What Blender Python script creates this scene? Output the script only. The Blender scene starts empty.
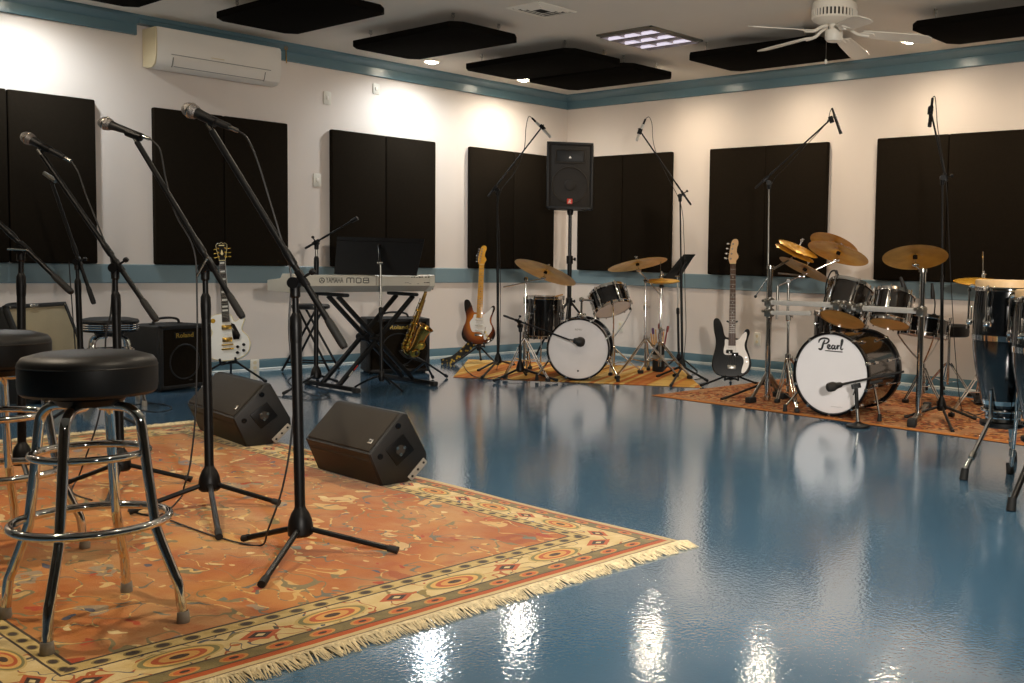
import bpy, bmesh, math, random
import numpy as np
from mathutils import Vector as V, Matrix as M
random.seed(7)
SC = bpy.context.scene
COL = SC.collection
PI = math.pi

# ------------------------------------------------------------------ camera
F_PX, CX, CY = 1031.39, 760.0, 329.09
YAW, PITCH, ROLL = 0.6582, -0.0643, 0.0236
CAM = V((8.7372, -7.7488, 1.0094))
_f = V((-math.sin(YAW)*math.cos(PITCH), math.cos(YAW)*math.cos(PITCH), math.sin(PITCH)))
_r0 = V((math.cos(YAW), math.sin(YAW), 0)); _u0 = _r0.cross(_f)
_r = _r0*math.cos(ROLL) + _u0*math.sin(ROLL)
_u = -_r0*math.sin(ROLL) + _u0*math.cos(ROLL)
cd = bpy.data.cameras.new('camera'); cam = bpy.data.objects.new('camera', cd); COL.objects.link(cam)
cd.sensor_width = 36; cd.sensor_fit = 'HORIZONTAL'; cd.lens = F_PX*36/1024
cd.shift_x = (512-CX)/1024; cd.shift_y = (CY-341.5)/1024
cd.clip_start = .05
cam.matrix_world = M(((_r.x, _u.x, -_f.x, CAM.x), (_r.y, _u.y, -_f.y, CAM.y), (_r.z, _u.z, -_f.z, CAM.z), (0, 0, 0, 1)))
SC.camera = cam

# survey helpers: where a sight line of the photograph meets the floor, a wall or the depth of a known point
def ray(x, y): return _f + _r*((x-CX)/F_PX) - _u*((y-CY)/F_PX)
def G(x, y, z=0.0):
    d = ray(x, y); return CAM + d*((z-CAM.z)/d.z)
def dep(p): return (V(p)-CAM).dot(_f)
def D(x, y, p): return CAM + ray(x, y)*dep(p)
def onx(x, y, X): d = ray(x, y); return CAM + d*((X-CAM.x)/d.x)
def ony(x, y, Y): d = ray(x, y); return CAM + d*((Y-CAM.y)/d.y)
def ppm(p): return F_PX/dep(p)

# ------------------------------------------------------------------ materials
def lin(c):
    def f(u): return u/12.92 if u <= .04045 else ((u+.055)/1.055)**2.4
    if isinstance(c, str): c = [int(c[i:i+2], 16)/255 for i in (0, 2, 4)]
    return tuple(f(u) for u in c)+(1.0,)
class NT:
    def __init__(s, name):
        s.m = bpy.data.materials.new(name); s.m.use_nodes = True; s.t = s.m.node_tree; s.t.nodes.clear()
        s.o = s.n('ShaderNodeOutputMaterial'); s.b = s.n('ShaderNodeBsdfPrincipled'); s.l(s.b.outputs[0], s.o.inputs[0])
    def n(s, t, **k):
        x = s.t.nodes.new(t)
        for a, b in k.items(): setattr(x, a, b)
        return x
    def l(s, a, b): s.t.links.new(a, b)
    def put(s, i, v):
        if hasattr(v, 'is_linked') or hasattr(v, 'links'): s.l(v, i)
        else: i.default_value = v
    def math(s, op, a, b=0.0, c=0.0, clamp=False):
        x = s.n('ShaderNodeMath', operation=op, use_clamp=clamp)
        for i, v in enumerate((a, b, c)): s.put(x.inputs[i], v)
        return x.outputs[0]
    def mix(s, f, a, b):
        x = s.n('ShaderNodeMix', data_type='RGBA'); s.put(x.inputs[0], f); s.put(x.inputs[6], a); s.put(x.inputs[7], b); return x.outputs[2]
    def coord(s, w='Object'):
        return s.n('ShaderNodeTexCoord').outputs[w]
    def mapping(s, v, scale=(1, 1, 1), loc=(0, 0, 0), rot=(0, 0, 0)):
        x = s.n('ShaderNodeMapping'); s.l(v, x.inputs[0]); x.inputs[1].default_value = loc; x.inputs[2].default_value = rot; x.inputs[3].default_value = scale; return x.outputs[0]
    def noise(s, v, scale, detail=3, rough=.5, dist=0.0):
        x = s.n('ShaderNodeTexNoise'); s.l(v, x.inputs['Vector']); x.inputs['Scale'].default_value = scale; x.inputs['Detail'].default_value = detail
        x.inputs['Roughness'].default_value = rough; x.inputs['Distortion'].default_value = dist; return x
    def voro(s, v, scale, feature='F1', rnd=1.0):
        x = s.n('ShaderNodeTexVoronoi', feature=feature); s.l(v, x.inputs['Vector']); x.inputs['Scale'].default_value = scale; x.inputs['Randomness'].default_value = rnd; return x
    def ramp(s, f, stops, interp='LINEAR'):
        x = s.n('ShaderNodeValToRGB'); x.color_ramp.interpolation = interp; s.put(x.inputs[0], f)
        el = x.color_ramp.elements
        while len(el) > 1: el.remove(el[-1])
        for i, (p, c) in enumerate(stops):
            e = el[0] if i == 0 else el.new(p)
            e.position = p; e.color = c if len(c) == 4 else lin(c)
        return x.outputs[0]
    def bump(s, h, strength=.3, dist=.01):
        x = s.n('ShaderNodeBump'); s.l(h, x.inputs['Height']); x.inputs['Strength'].default_value = strength; x.inputs['Distance'].default_value = dist
        s.l(x.outputs[0], s.b.inputs['Normal']); return x
    def set(s, **k):
        mp = dict(col='Base Color', rough='Roughness', metal='Metallic', spec='Specular IOR Level', coat='Coat Weight', crough='Coat Roughness', sheen='Sheen Weight', trans='Transmission Weight', ior='IOR', alpha='Alpha', ecol='Emission Color', es='Emission Strength')
        for a, b in k.items(): s.put(s.b.inputs[mp[a]], b)
        return s
def mat(name, c, rough=.5, metal=0.0, noise=0.0, nscale=30, bump=0.0, bscale=200, **k):
    t = NT(name); c = lin(c) if not (isinstance(c, tuple) and len(c) == 4) else c
    t.set(rough=rough, metal=metal, **k)
    co = t.coord()
    n = t.noise(co, nscale, 4)
    lo = tuple(max(0, x*(1-noise)) for x in c[:3])+(1,); hi = tuple(min(1, x*(1+noise)) for x in c[:3])+(1,)
    t.set(col=t.ramp(n.outputs['Fac'], [(.3, lo), (.7, hi)]))
    if bump: t.bump(t.noise(co, bscale, 3).outputs['Fac'], bump, .004)
    return t.m
MT = {}
MT['wall'] = mat('cream_wall_paint', 'e0d4c9', .55, noise=.025, nscale=1.5, bump=.06, bscale=90)
MT['ceil'] = mat('ceiling_paint', 'e2dacd', .8, noise=.03, nscale=1.2, bump=.05, bscale=70)
MT['trim'] = mat('blue_trim_paint', '5c7882', .25, noise=.04, nscale=3, spec=.5)
MT['stripe'] = mat('blue_stripe_paint', '788d93', .4, noise=.04, nscale=3)
MT['fabric'] = mat('black_panel_fabric', '1f1a14', 1.0, noise=.1, nscale=60, bump=.15, bscale=900, spec=.02)
MT['cloud'] = mat('dark_cloud_fabric', '100e0b', 1.0, noise=.1, nscale=60, bump=.15, bscale=900, spec=.02)
MT['white_plastic'] = mat('white_plastic', 'ece4d8', .35, noise=.02, nscale=4)
MT['cream_plastic'] = mat('cream_plastic', 'd9c9a4', .4, noise=.03, nscale=5)
MT['fan'] = mat('fan_white_enamel', 'e9e2d4', .3, noise=.02, nscale=5)
MT['dark_gap'] = mat('dark_slot', '2b2620', .8)
MT['black'] = mat('black_metal', '070708', .42, .0, noise=.15, nscale=20, spec=.28)
MT['black_gloss'] = mat('black_gloss_metal', '0a0a0c', .25, .0, noise=.1, nscale=20, spec=.45)
MT['rubber'] = mat('black_rubber', '0b0b0a', .7, noise=.15, nscale=30)
MT['greyrubber'] = mat('grey_rubber_tip', '8d877c', .6, noise=.15, nscale=40)
MT['plastic'] = mat('black_moulded_plastic', '0d0c0b', .5, noise=.12, nscale=15, bump=.15, bscale=500)
MT['grille'] = mat('brown_black_grille', '2a241b', .75, noise=.1, nscale=300, bump=.3, bscale=1400)
MT['pagrille'] = mat('speaker_grille', '1f1a15', .7, noise=.12, nscale=300, bump=.3, bscale=1400)
MT['tolex'] = mat('black_tolex', '0c0b0a', .6, noise=.2, nscale=200, bump=.4, bscale=600)
MT['tan_grille'] = mat('tan_grille_cloth', '9a8c6e', .9, noise=.12, nscale=250, bump=.25, bscale=900)
MT['vinyl'] = mat('black_vinyl', '0b0a09', .46, noise=.15, nscale=12, bump=.05, bscale=260, spec=.4)
MT['silver'] = mat('silver_metal', 'b9b6ae', .25, 1.0, noise=.05)
MT['alu'] = mat('brushed_aluminium', 'd6d4cf', .38, .45, noise=.04, nscale=80)
MT['gold'] = mat('gold_hardware', 'd8b04e', .22, 1.0, noise=.05)
MT['chrome'] = mat('chrome', 'dcdcda', .07, 1.0, noise=.02)
MT['steel'] = mat('dull_steel', '9a978f', .3, 1.0, noise=.08, nscale=50)
MT['red'] = mat('red_badge', 'd0301c', .4)
MT['goldprint'] = mat('gold_print', 'b79a45', .4, .5)
MT['whiteprint'] = mat('pale_print', 'd8d4c8', .5)
MT['greyprint'] = mat('dark_grey_print', '3c3b3a', .5)
MT['blackprint'] = mat('black_print', '0c0c0e', .4)
MT['head'] = mat('white_drum_head', 'e9e7ea', .45, noise=.02, nscale=5)
MT['head2'] = mat('coated_drum_head', 'ded8d6', .5, noise=.04, nscale=8)
MT['amberhead'] = mat('amber_drum_head', 'dba75c', .3, noise=.12, nscale=10)
MT['skin'] = mat('rawhide_skin', 'd2b184', .5, noise=.1, nscale=25)
MT['kitblack'] = mat('black_drum_lacquer', '0b0c0e', .1, spec=.6, coat=.6, crough=.05)
MT['kitsmoke'] = mat('smoky_brown_drum_lacquer', '1a1511', .12, noise=.25, nscale=14, spec=.6, coat=.7, crough=.05)
MT['conga'] = mat('blue_black_conga_lacquer', '05080b', .16, noise=.15, nscale=8, spec=.6, coat=.6, crough=.06)
MT['maple'] = mat('amber_maple', 'd99a2e', .25, noise=.12, nscale=14, coat=.4)
MT['palemaple'] = mat('pale_maple', 'd6ab78', .35, noise=.08, nscale=18)
MT['rosewood'] = mat('rosewood', '4f3524', .45, noise=.25, nscale=40)
MT['ebony'] = mat('ebony', '211a16', .4, noise=.2, nscale=40)
MT['lpwhite'] = mat('ivory_gloss_lacquer', 'ece9e0', .12, noise=.015, nscale=4, coat=.5, crough=.05)
MT['cream_binding'] = mat('cream_binding', 'd8c48a', .35)
MT['bassblack'] = mat('black_gloss_lacquer', '0e0d0d', .12, coat=.5, crough=.05)
MT['pickwhite'] = mat('white_pickguard', 'e8e4dd', .25, noise=.01)
MT['keys'] = mat('champagne_silver_panel', 'c9c3b4', .4, .1, noise=.03, nscale=8)
MT['keysdark'] = mat('grey_underside_panel', '9b9488', .5, noise=.03, nscale=8)
MT['brasssax'] = mat('lacquered_brass', 'd2a252', .16, 1.0, noise=.2, nscale=30)
MT['wood'] = mat('pale_stick_wood', 'c99a5c', .5, noise=.15, nscale=30)
MT['purple'] = mat('purple_stick', '5d3a66', .5, noise=.1)
MT['redstick'] = mat('dark_red_stick', '7c2f2c', .5, noise=.1)
MT['fringe'] = mat('cream_fringe_wool', 'dccda8', .95, noise=.25, nscale=60)
MT['wire'] = mat('black_cable_rubber', '141313', .5)
MT['outlet'] = mat('outlet_white', 'dcd6c8', .4)
def metalgrille():
    t = NT('microphone_wire_mesh'); co = t.coord()
    v = t.voro(co, 420); t.set(col=t.ramp(v.outputs['Distance'], [(.15, 'b9b4b0'), (.75, '4a4643')]), metal=.75, rough=.38); t.bump(v.outputs['Distance'], .5, .002); return t.m
MT['mesh'] = metalgrille()
def cymbal_mat(name, c1, c2, r):
    t = NT(name); co = t.coord(); s = t.n('ShaderNodeSeparateXYZ'); t.l(co, s.inputs[0])
    rr = t.n('ShaderNodeVectorMath', operation='LENGTH'); t.l(co, rr.inputs[0])
    w = t.math('SINE', t.math('MULTIPLY', rr.outputs['Value'], 900.0)); n = t.noise(co, 9, 4)
    t.set(col=t.ramp(n.outputs['Fac'], [(.3, c1), (.7, c2)]), metal=.4, rough=r); t.bump(w, .12, .0015); return t.m
MT['cymbal'] = cymbal_mat('brass_cymbal', 'cf9832', 'ecbe5a', .34)
MT['cymdull'] = cymbal_mat('aged_bronze_cymbal', 'a87a2e', 'c8983f', .38)
MT['cymbright'] = cymbal_mat('bright_brass_cymbal', 'cc8f22', 'ecb544', .27)
def emis(name, c, s):
    t = NT(name); t.set(col=lin(c), ecol=lin(c), es=s, rough=.5); return t.m
MT['lamp'] = emis('warm_lamp_glow', 'fff0d4', 80.0)
MT['tube'] = emis('fluorescent_tube_glow', 'f4ecff', .75)
MT['louvre'] = mat('polished_louvre', 'a8a09c', .3, .8, noise=.04)

def floor_mat():
    t = NT('blue_epoxy_floor'); co = t.coord()
    s = t.n('ShaderNodeSeparateXYZ'); t.l(co, s.inputs[0])
    n = t.noise(co, 1.1, 4); n2 = t.noise(co, 14, 4)
    base = t.ramp(n.outputs['Fac'], [(.25, '4c7290'), (.75, '5a809e')])
    base = t.mix(t.math('MULTIPLY', n2.outputs['Fac'], .2), base, lin('426988'))
    lx = t.math('LESS_THAN', t.math('ABSOLUTE', t.math('SUBTRACT', s.outputs[0], 7.125)), .005)
    ly = t.math('LESS_THAN', t.math('ABSOLUTE', t.math('ADD', s.outputs[1], 5.07)), .005)
    ln = t.math('MAXIMUM', lx, ly)
    t.set(col=t.mix(t.math('MULTIPLY', ln, .75), base, lin('1f3a50')), rough=.11, spec=.8, coat=1.0, crough=.045); t.b.inputs['Coat IOR'].default_value = 1.8
    b = t.noise(t.mapping(co, (1, 1, 1)), 85, 2, .5)
    b2 = t.noise(co, 6, 3)
    h = t.math('ADD', b.outputs['Fac'], t.math('MULTIPLY', b2.outputs['Fac'], .9))
    bn = t.bump(t.math('SUBTRACT', h, t.math('MULTIPLY', ln, 2.0)), .085, .006)
    t.l(bn.outputs[0], t.b.inputs['Coat Normal'])
    return t.m
MT['floor'] = floor_mat()

def rug_mat(hx, hy, bx, by):
    """persian rug: orange field with scattered motifs, cream main border, olive guard bands"""
    t = NT('persian_rug_wool'); co = t.coord()
    s = t.n('ShaderNodeSeparateXYZ'); t.l(co, s.inputs[0]); X, Y = s.outputs[0], s.outputs[1]
    nz = t.noise(co, 7, 3); wob = t.math('MULTIPLY', t.math('SUBTRACT', nz.outputs['Fac'], .5), .03)
    dx = t.math('DIVIDE', t.math('SUBTRACT', hx, t.math('ABSOLUTE', X)), bx)
    dy = t.math('DIVIDE', t.math('SUBTRACT', hy, t.math('ABSOLUTE', Y)), by)
    d0 = t.math('MINIMUM', dx, dy); d = t.math('ADD', d0, wob)
    # field motifs
    wv = t.n('ShaderNodeVectorMath', operation='ADD'); t.l(co, wv.inputs[0])
    nn = t.noise(co, 4.5, 3); sc = t.n('ShaderNodeVectorMath', operation='SCALE'); t.l(nn.outputs['Color'], sc.inputs[0]); sc.inputs['Scale'].default_value = .26
    t.l(sc.outputs[0], wv.inputs[1]); P = wv.outputs[0]
    fld = t.ramp(t.noise(co, 2.2, 4).outputs['Fac'], [(.3, '9e5520'), (.5, 'b0672a'), (.72, 'c08742')])
    big = t.noise(t.mapping(co, (.8, 1.5, 1), (4, 7, 0), (0, 0, -.66)), 2.2, 4, .55)
    fld = t.mix(t.math('MULTIPLY', t.math('SUBTRACT', big.outputs['Fac'], .46, 0.0, True), 4.2, 0.0, True), fld, lin('b98f5e'))
    fld = t.mix(t.math('MULTIPLY', t.math('SUBTRACT', t.noise(t.mapping(co, (1, 1.3, 1), (1, 9, 0)), 9, 3).outputs['Fac'], .52, 0.0, True), 3.0, 0.0, True), fld, lin('a04a22'))
    v1 = t.voro(t.mapping(P, (.62, 1.25, 1), (0, 0, 0), (0, 0, -.66)), 5.6); c1 = t.n('ShaderNodeSeparateColor'); t.l(v1.outputs['Color'], c1.inputs[0])
    pal = t.ramp(c1.outputs[0], [(0, 'd8b878'), (.3, '8d8f7c'), (.45, 'dfc58e'), (.62, '9a4420'), (.74, 'c99a4e'), (.88, '6f7f88')], 'CONSTANT')
    m1 = t.math('LESS_THAN', v1.outputs['Distance'], t.math('ADD', .13, t.math('MULTIPLY', c1.outputs[1], .24)))
    m1r = t.math('MULTIPLY', m1, t.math('GREATER_THAN', v1.outputs['Distance'], .09))
    fld = t.mix(t.math('MULTIPLY', m1r, .7), fld, pal)
    v2 = t.voro(t.mapping(P, (.75, 1.6, 1), (3, 1, 0), (0, 0, -.66)), 11); c2 = t.n('ShaderNodeSeparateColor'); t.l(v2.outputs['Color'], c2.inputs[0])
    m2 = t.math('LESS_THAN', v2.outputs['Distance'], t.math('MULTIPLY', c2.outputs[2], .33))
    fld = t.mix(m2, fld, t.ramp(c2.outputs[1], [(0, '4a5264'), (.14, 'd2b278'), (.5, 'a9421f'), (.68, '6d7668'), (.84, 'ddc690')], 'CONSTANT'))
    n3 = t.noise(t.mapping(co, (1, 1.6, 1), (5, 2, 0)), 6.5, 1, .4, .6)
    vine = t.math('LESS_THAN', t.math('ABSOLUTE', t.math('SUBTRACT', n3.outputs['Fac'], .5)), .016)
    fld = t.mix(vine, fld, t.ramp(nz.outputs['Fac'], [(0, '7d7350'), (.5, 'd0ab68'), (.57, '6a6a5c')], 'CONSTANT'))
    # borders: coordinate along the edge
    along = t.mix(t.math('LESS_THAN', dx, dy), X, Y)
    asep = t.n('ShaderNodeSeparateColor'); t.l(along, asep.inputs[0]); A = asep.outputs[0]
    def cells(pitch, lo, hi, off=0.0):
        u = t.math('SUBTRACT', t.math('FRACT', t.math('ADD', t.math('DIVIDE', A, pitch), off+50.0)), .5)
        w = t.math('DIVIDE', t.math('SUBTRACT', d0, (lo+hi)/2), (hi-lo))
        return u, w
    def blob(u, w, ru, rw):
        return t.math('ADD', t.math('POWER', t.math('DIVIDE', u, ru), 2.0), t.math('POWER', t.math('DIVIDE', w, rw), 2.0))
    # main cream border
    cream = t.ramp(t.noise(co, 14, 4).outputs['Fac'], [(.3, 'c9ae70'), (.7, 'dcc793')])
    n4 = t.noise(t.mapping(co, (1, 1, 1), (9, 4, 0)), 13, 1, .4, .5)
    sc4 = t.math('LESS_THAN', t.math('ABSOLUTE', t.math('SUBTRACT', n4.outputs['Fac'], .5)), .018)
    cream = t.mix(sc4, cream, t.ramp(nz.outputs['Fac'], [(0, 'a85a2c'), (.48, '4d5862'), (.56, '8a7a44')], 'CONSTANT'))
    v5 = t.voro(t.mapping(P, (1.3, 1.3, 1), (2, 6, 0)), 16); c5 = t.n('ShaderNodeSeparateColor'); t.l(v5.outputs['Color'], c5.inputs[0])
    cream = t.mix(t.math('LESS_THAN', v5.outputs['Distance'], t.math('MULTIPLY', c5.outputs[0], .3)), cream, t.ramp(c5.outputs[1], [(0, 'b4602c'), (.35, '4a4a40'), (.55, 'b99a52'), (.8, '77809a')], 'CONSTANT'))
    u, w = cells(.40, .39, .79)
    q = blob(u, w, .26, .42)
    cream = t.mix(t.math('LESS_THAN', q, 1.0), cream, t.ramp(q, [(0, '3a2a20'), (.05, 'd09a50'), (.2, 'b5562a'), (.38, 'd8ab5e'), (.6, '7d7a4e'), (.82, 'c2a868')], 'CONSTANT'))
    u, w = cells(.40, .39, .79, .5)
    q = t.math('ADD', t.math('MULTIPLY', t.math('ABSOLUTE', u), 7.0), t.math('MULTIPLY', t.math('ABSOLUTE', w), 3.2))
    cream = t.mix(t.math('LESS_THAN', q, 1.0), cream, t.ramp(q, [(0, 'd9c48e'), (.25, '2b2622'), (.6, 'b5572c')], 'CONSTANT'))
    # guard bands
    def guard(lo, hi, pitch, c):
        u, w = cells(pitch, lo, hi); q = blob(u, w, .3, .36)
        g = t.ramp(t.noise(co, 30, 2).outputs['Fac'], [(.35, c[0]), (.65, c[1])])
        g = t.mix(t.math('LESS_THAN', q, 1.0), g, t.ramp(q, [(0, '2a2320'), (.12, c[2]), (.55, c[3])], 'CONSTANT'))
        return g
    g1 = guard(.20, .37, .115, ('6d6440', '83764a', 'c2602c', 'c98a44'))
    g2 = guard(.82, .97, .07, ('b39a5c', 'c9b174', '33302a', '8c7a48'))
    def band(c, lo, hi, col):
        m = t.math('MULTIPLY', t.math('GREATER_THAN', d, lo), t.math('LESS_THAN', d, hi)); return t.mix(m, c, col)
    col = fld
    col = t.mix(t.math('LESS_THAN', d, 1.0), fld, lin('3a342b'))
    col = band(col, .82, .97, g2); col = band(col, .80, .825, lin('37302a'))
    col = band(col, .39, .80, cream); col = band(col, .365, .392, lin('40372c'))
    col = band(col, .205, .365, g1); col = band(col, .19, .207, lin('4a3a2a'))
    col = band(col, .13, .19, lin('b0501f')); col = band(col, -9, .13, lin('c9b586')); col = band(col, .07, .085, lin('6d5a48'))
    fine = t.noise(t.mapping(co, (1, 1, 1)), 260, 2)
    col = t.mix(t.math('MULTIPLY', fine.outputs['Fac'], .28), col, lin('6a4a2c'))
    t.set(col=col, rough=.95, spec=.15, sheen=.15); t.bump(fine.outputs['Fac'], .5, .004)
    return t.m
def stripe_rug_mat():
    t = NT('striped_rug_weave'); co = t.coord(); s = t.n('ShaderNodeSeparateXYZ'); t.l(co, s.inputs[0])
    w = t.n('ShaderNodeTexWhiteNoise', noise_dimensions='1D'); t.l(t.math('FLOOR', t.math('MULTIPLY', s.outputs[0], 24.0)), w.inputs['W'])
    w2 = t.n('ShaderNodeTexWhiteNoise', noise_dimensions='1D'); t.l(t.math('FLOOR', t.math('MULTIPLY', s.outputs[0], 7.0)), w2.inputs['W'])
    f = t.math('ADD', t.math('MULTIPLY', w.outputs[0], .55), t.math('MULTIPLY', w2.outputs[0], .45))
    c = t.ramp(f, [(0, '85532a'), (.17, 'b96a38'), (.3, 'c99448'), (.46, 'd9b267'), (.62, 'c27c44'), (.7, 'dcbd7c'), (.86, 'ac8040')], 'CONSTANT')
    ln = t.math('LESS_THAN', t.math('FRACT', t.math('MULTIPLY', s.outputs[1], 3.1)), .05)
    c = t.mix(t.math('MULTIPLY', ln, .6), c, lin('6a4020'))
    n = t.noise(co, 120, 3); c = t.mix(t.math('MULTIPLY', n.outputs['Fac'], .3), c, lin('7a5428'))
    t.set(col=c, rough=.95, spec=.1); t.bump(n.outputs['Fac'], .4, .004); return t.m
def red_rug_mat(hx, hy):
    t = NT('mottled_red_rug_wool'); co = t.coord(); s = t.n('ShaderNodeSeparateXYZ'); t.l(co, s.inputs[0])
    v = t.voro(co, 42); sp = t.n('ShaderNodeSeparateColor'); t.l(v.outputs['Color'], sp.inputs[0])
    c = t.ramp(sp.outputs[0], [(0, '74462f'), (.22, 'a86c48'), (.42, 'c09a6c'), (.55, '8c553c'), (.7, 'bd8048'), (.84, 'a4583c'), (.93, '54423a')], 'CONSTANT')
    n0 = t.noise(co, 3, 3); c = t.mix(t.math('MULTIPLY', t.math('GREATER_THAN', n0.outputs['Fac'], .56), .6), c, lin('b98e66'))
    e = t.math('MINIMUM', t.math('SUBTRACT', hx, t.math('ABSOLUTE', s.outputs[0])), t.math('SUBTRACT', hy, t.math('ABSOLUTE', s.outputs[1])))
    c = t.mix(t.math('LESS_THAN', e, .035), c, lin('c07a3e'))
    n = t.noise(co, 160, 3); c = t.mix(t.math('MULTIPLY', n.outputs['Fac'], .3), c, lin('5a3826'))
    t.set(col=c, rough=.95, spec=.1); t.bump(n.outputs['Fac'], .4, .004); return t.m
def sunburst_mat():
    t = NT('sunburst_lacquer'); co = t.coord(); s = t.n('ShaderNodeSeparateXYZ'); t.l(co, s.inputs[0])
    r = t.math('SQRT', t.math('ADD', t.math('POWER', t.math('MULTIPLY', s.outputs[0], 5.6), 2.0), t.math('POWER', t.math('MULTIPLY', t.math('SUBTRACT', s.outputs[1], .19), 4.4), 2.0)))
    t.set(col=t.ramp(r, [(0, 'd08a34'), (.5, 'b9691f'), (.72, '6a3216'), (.9, '20120c'), (1, '140d0a')]), rough=.14, coat=.5, crough=.05); return t.m
MT['sunburst'] = sunburst_mat()
def strap_mat():
    t = NT('patterned_strap_weave'); co = t.coord(); v = t.voro(co, 38)
    t.set(col=t.ramp(v.outputs['Distance'], [(0, 'b8942e'), (.3, '8a6f26'), (.42, '1c1a14')], 'CONSTANT'), rough=.8); return t.m
MT['strap'] = strap_mat()
# ------------------------------------------------------------------ mesh building
WM = {}
def axes(z, up=None):
    z = V(z).normalized(); up = V(up) if up is not None else (V((0, 0, 1)) if abs(z.z) < .9 else V((1, 0, 0)))
    x = up.cross(z); x.normalize(); y = z.cross(x); return x, y, z
def frame(o, z, up=None):
    x, y, z = axes(z, up); return M(((x.x, y.x, z.x, o[0]), (x.y, y.y, z.y, o[1]), (x.z, y.z, z.z, o[2]), (0, 0, 0, 1)))
def cr(P, n=6, closed=False):
    """catmull-rom through points"""
    P = [V(p) for p in P]; out = []; m = len(P)
    rng = range(m if closed else m-1)
    for i in rng:
        g = (lambda k: P[k % m]) if closed else (lambda k: P[min(max(k, 0), m-1)])
        a, b, c, d = g(i-1), g(i), g(i+1), g(i+2)
        for j in range(n):
            t = j/n; out.append(.5*((2*b)+(c-a)*t+(2*a-5*b+4*c-d)*t*t+(3*b-a-3*c+d)*t**3))
    if not closed: out.append(P[-1])
    return out
class MB:
    def __init__(s): s.bm = bmesh.new(); s.mi = 0
    def _f(s, vs):
        try: f = s.bm.faces.new(vs); f.smooth = True; return f
        except ValueError: return None
    def merge(s, o):
        me = bpy.data.meshes.new('t'); o.to_mesh(me); o.free(); s.bm.from_mesh(me); bpy.data.meshes.remove(me)
    def box(s, c, size, R=None, bev=0, seg=2):
        b = bmesh.new(); bmesh.ops.create_cube(b, size=1.0)
        for v in b.verts: v.co = V((v.co.x*size[0], v.co.y*size[1], v.co.z*size[2]))
        if bev: bmesh.ops.bevel(b, geom=b.edges[:], offset=bev, segments=seg, affect='EDGES', profile=.5)
        Q = M.Translation(V(c)) @ (R.to_4x4() if R is not None else M.Identity(4))
        for v in b.verts: v.co = Q @ v.co
        for f in b.faces: f.smooth = True
        s.merge(b); return s
    def obox(s, p0, p1, w, h, up=None, bev=0):
        """bar of section w x h from p0 to p1"""
        p0, p1 = V(p0), V(p1); x, y, z = axes(p1-p0, up); R = M((x, y, z)).transposed()
        return s.box((p0+p1)/2, (w, h, (p1-p0).length), R, bev)
    def ring(s, c, x, y, r, seg): return [s.bm.verts.new(c + x*(r*math.cos(2*PI*k/seg)) + y*(r*math.sin(2*PI*k/seg))) for k in range(seg)]
    def skin(s, a, b):
        n = len(a)
        for k in range(n): s._f((a[k], a[(k+1) % n], b[(k+1) % n], b[k]))
    def cyl(s, p0, p1, r0, r1=None, seg=14, cap=True):
        p0, p1 = V(p0), V(p1); r1 = r0 if r1 is None else r1; x, y, z = axes(p1-p0)
        a = s.ring(p0, x, y, r0, seg); b = s.ring(p1, x, y, r1, seg); s.skin(a, b)
        if cap: s._f(a[::-1]); s._f(b)
        return s
    def tube(s, P, r, seg=8, closed=False, cap=True):
        P = [V(p) for p in P]; n = len(P); R = r if isinstance(r, (list, tuple)) else [r]*n
        T = []
        for i in range(n):
            a = P[(i-1) % n] if closed or i > 0 else P[i]; b = P[(i+1) % n] if closed or i < n-1 else P[i]
            t = (b-a); T.append(t.normalized() if t.length > 1e-9 else V((0, 0, 1)))
        x, y, _ = axes(T[0]); rings = []
        for i in range(n):
            x = x - T[i]*x.dot(T[i]); x.normalize(); y = T[i].cross(x)
            rings.append(s.ring(P[i], x, y, R[i], seg))
        for i in range(n-1): s.skin(rings[i], rings[i+1])
        if closed: s.skin(rings[-1], rings[0])
        elif cap: s._f(rings[0][::-1]); s._f(rings[-1])
        return s
    def lathe(s, prof, o, ax, seg=28):
        """profile of (radius, height) along ax from o; radius 0 closes"""
        o = V(o); x, y, z = axes(ax); prev = None
        for r, h in prof:
            if r < 1e-6: cur = [s.bm.verts.new(o+z*h)]
            else: cur = s.ring(o+z*h, x, y, r, seg)
            if prev is not None:
                if len(prev) == 1 and len(cur) > 1:
                    for k in range(seg): s._f((prev[0], cur[(k+1) % seg], cur[k]))
                elif len(cur) == 1 and len(prev) > 1:
                    for k in range(seg): s._f((prev[k], prev[(k+1) % seg], cur[0]))
                elif len(cur) > 1: s.skin(prev, cur)
            prev = cur
        return s
    def torus(s, c, ax, R, r, seg=32, seg2=8):
        c = V(c); x, y, z = axes(ax)
        return s.tube([c + x*(R*math.cos(2*PI*k/seg)) + y*(R*math.sin(2*PI*k/seg)) for k in range(seg)], r, seg2, True)
    def ball(s, c, r, sc=(1, 1, 1), R=None, u=14, v=10):
        b = bmesh.new(); bmesh.ops.create_uvsphere(b, u_segments=u, v_segments=v, radius=1)
        Q = M.Translation(V(c)) @ (R.to_4x4() if R is not None else M.Identity(4))
        for w in b.verts: w.co = Q @ V((w.co.x*r*sc[0], w.co.y*r*sc[1], w.co.z*r*sc[2]))
        for f in b.faces: f.smooth = True
        s.merge(b); return s
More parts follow.
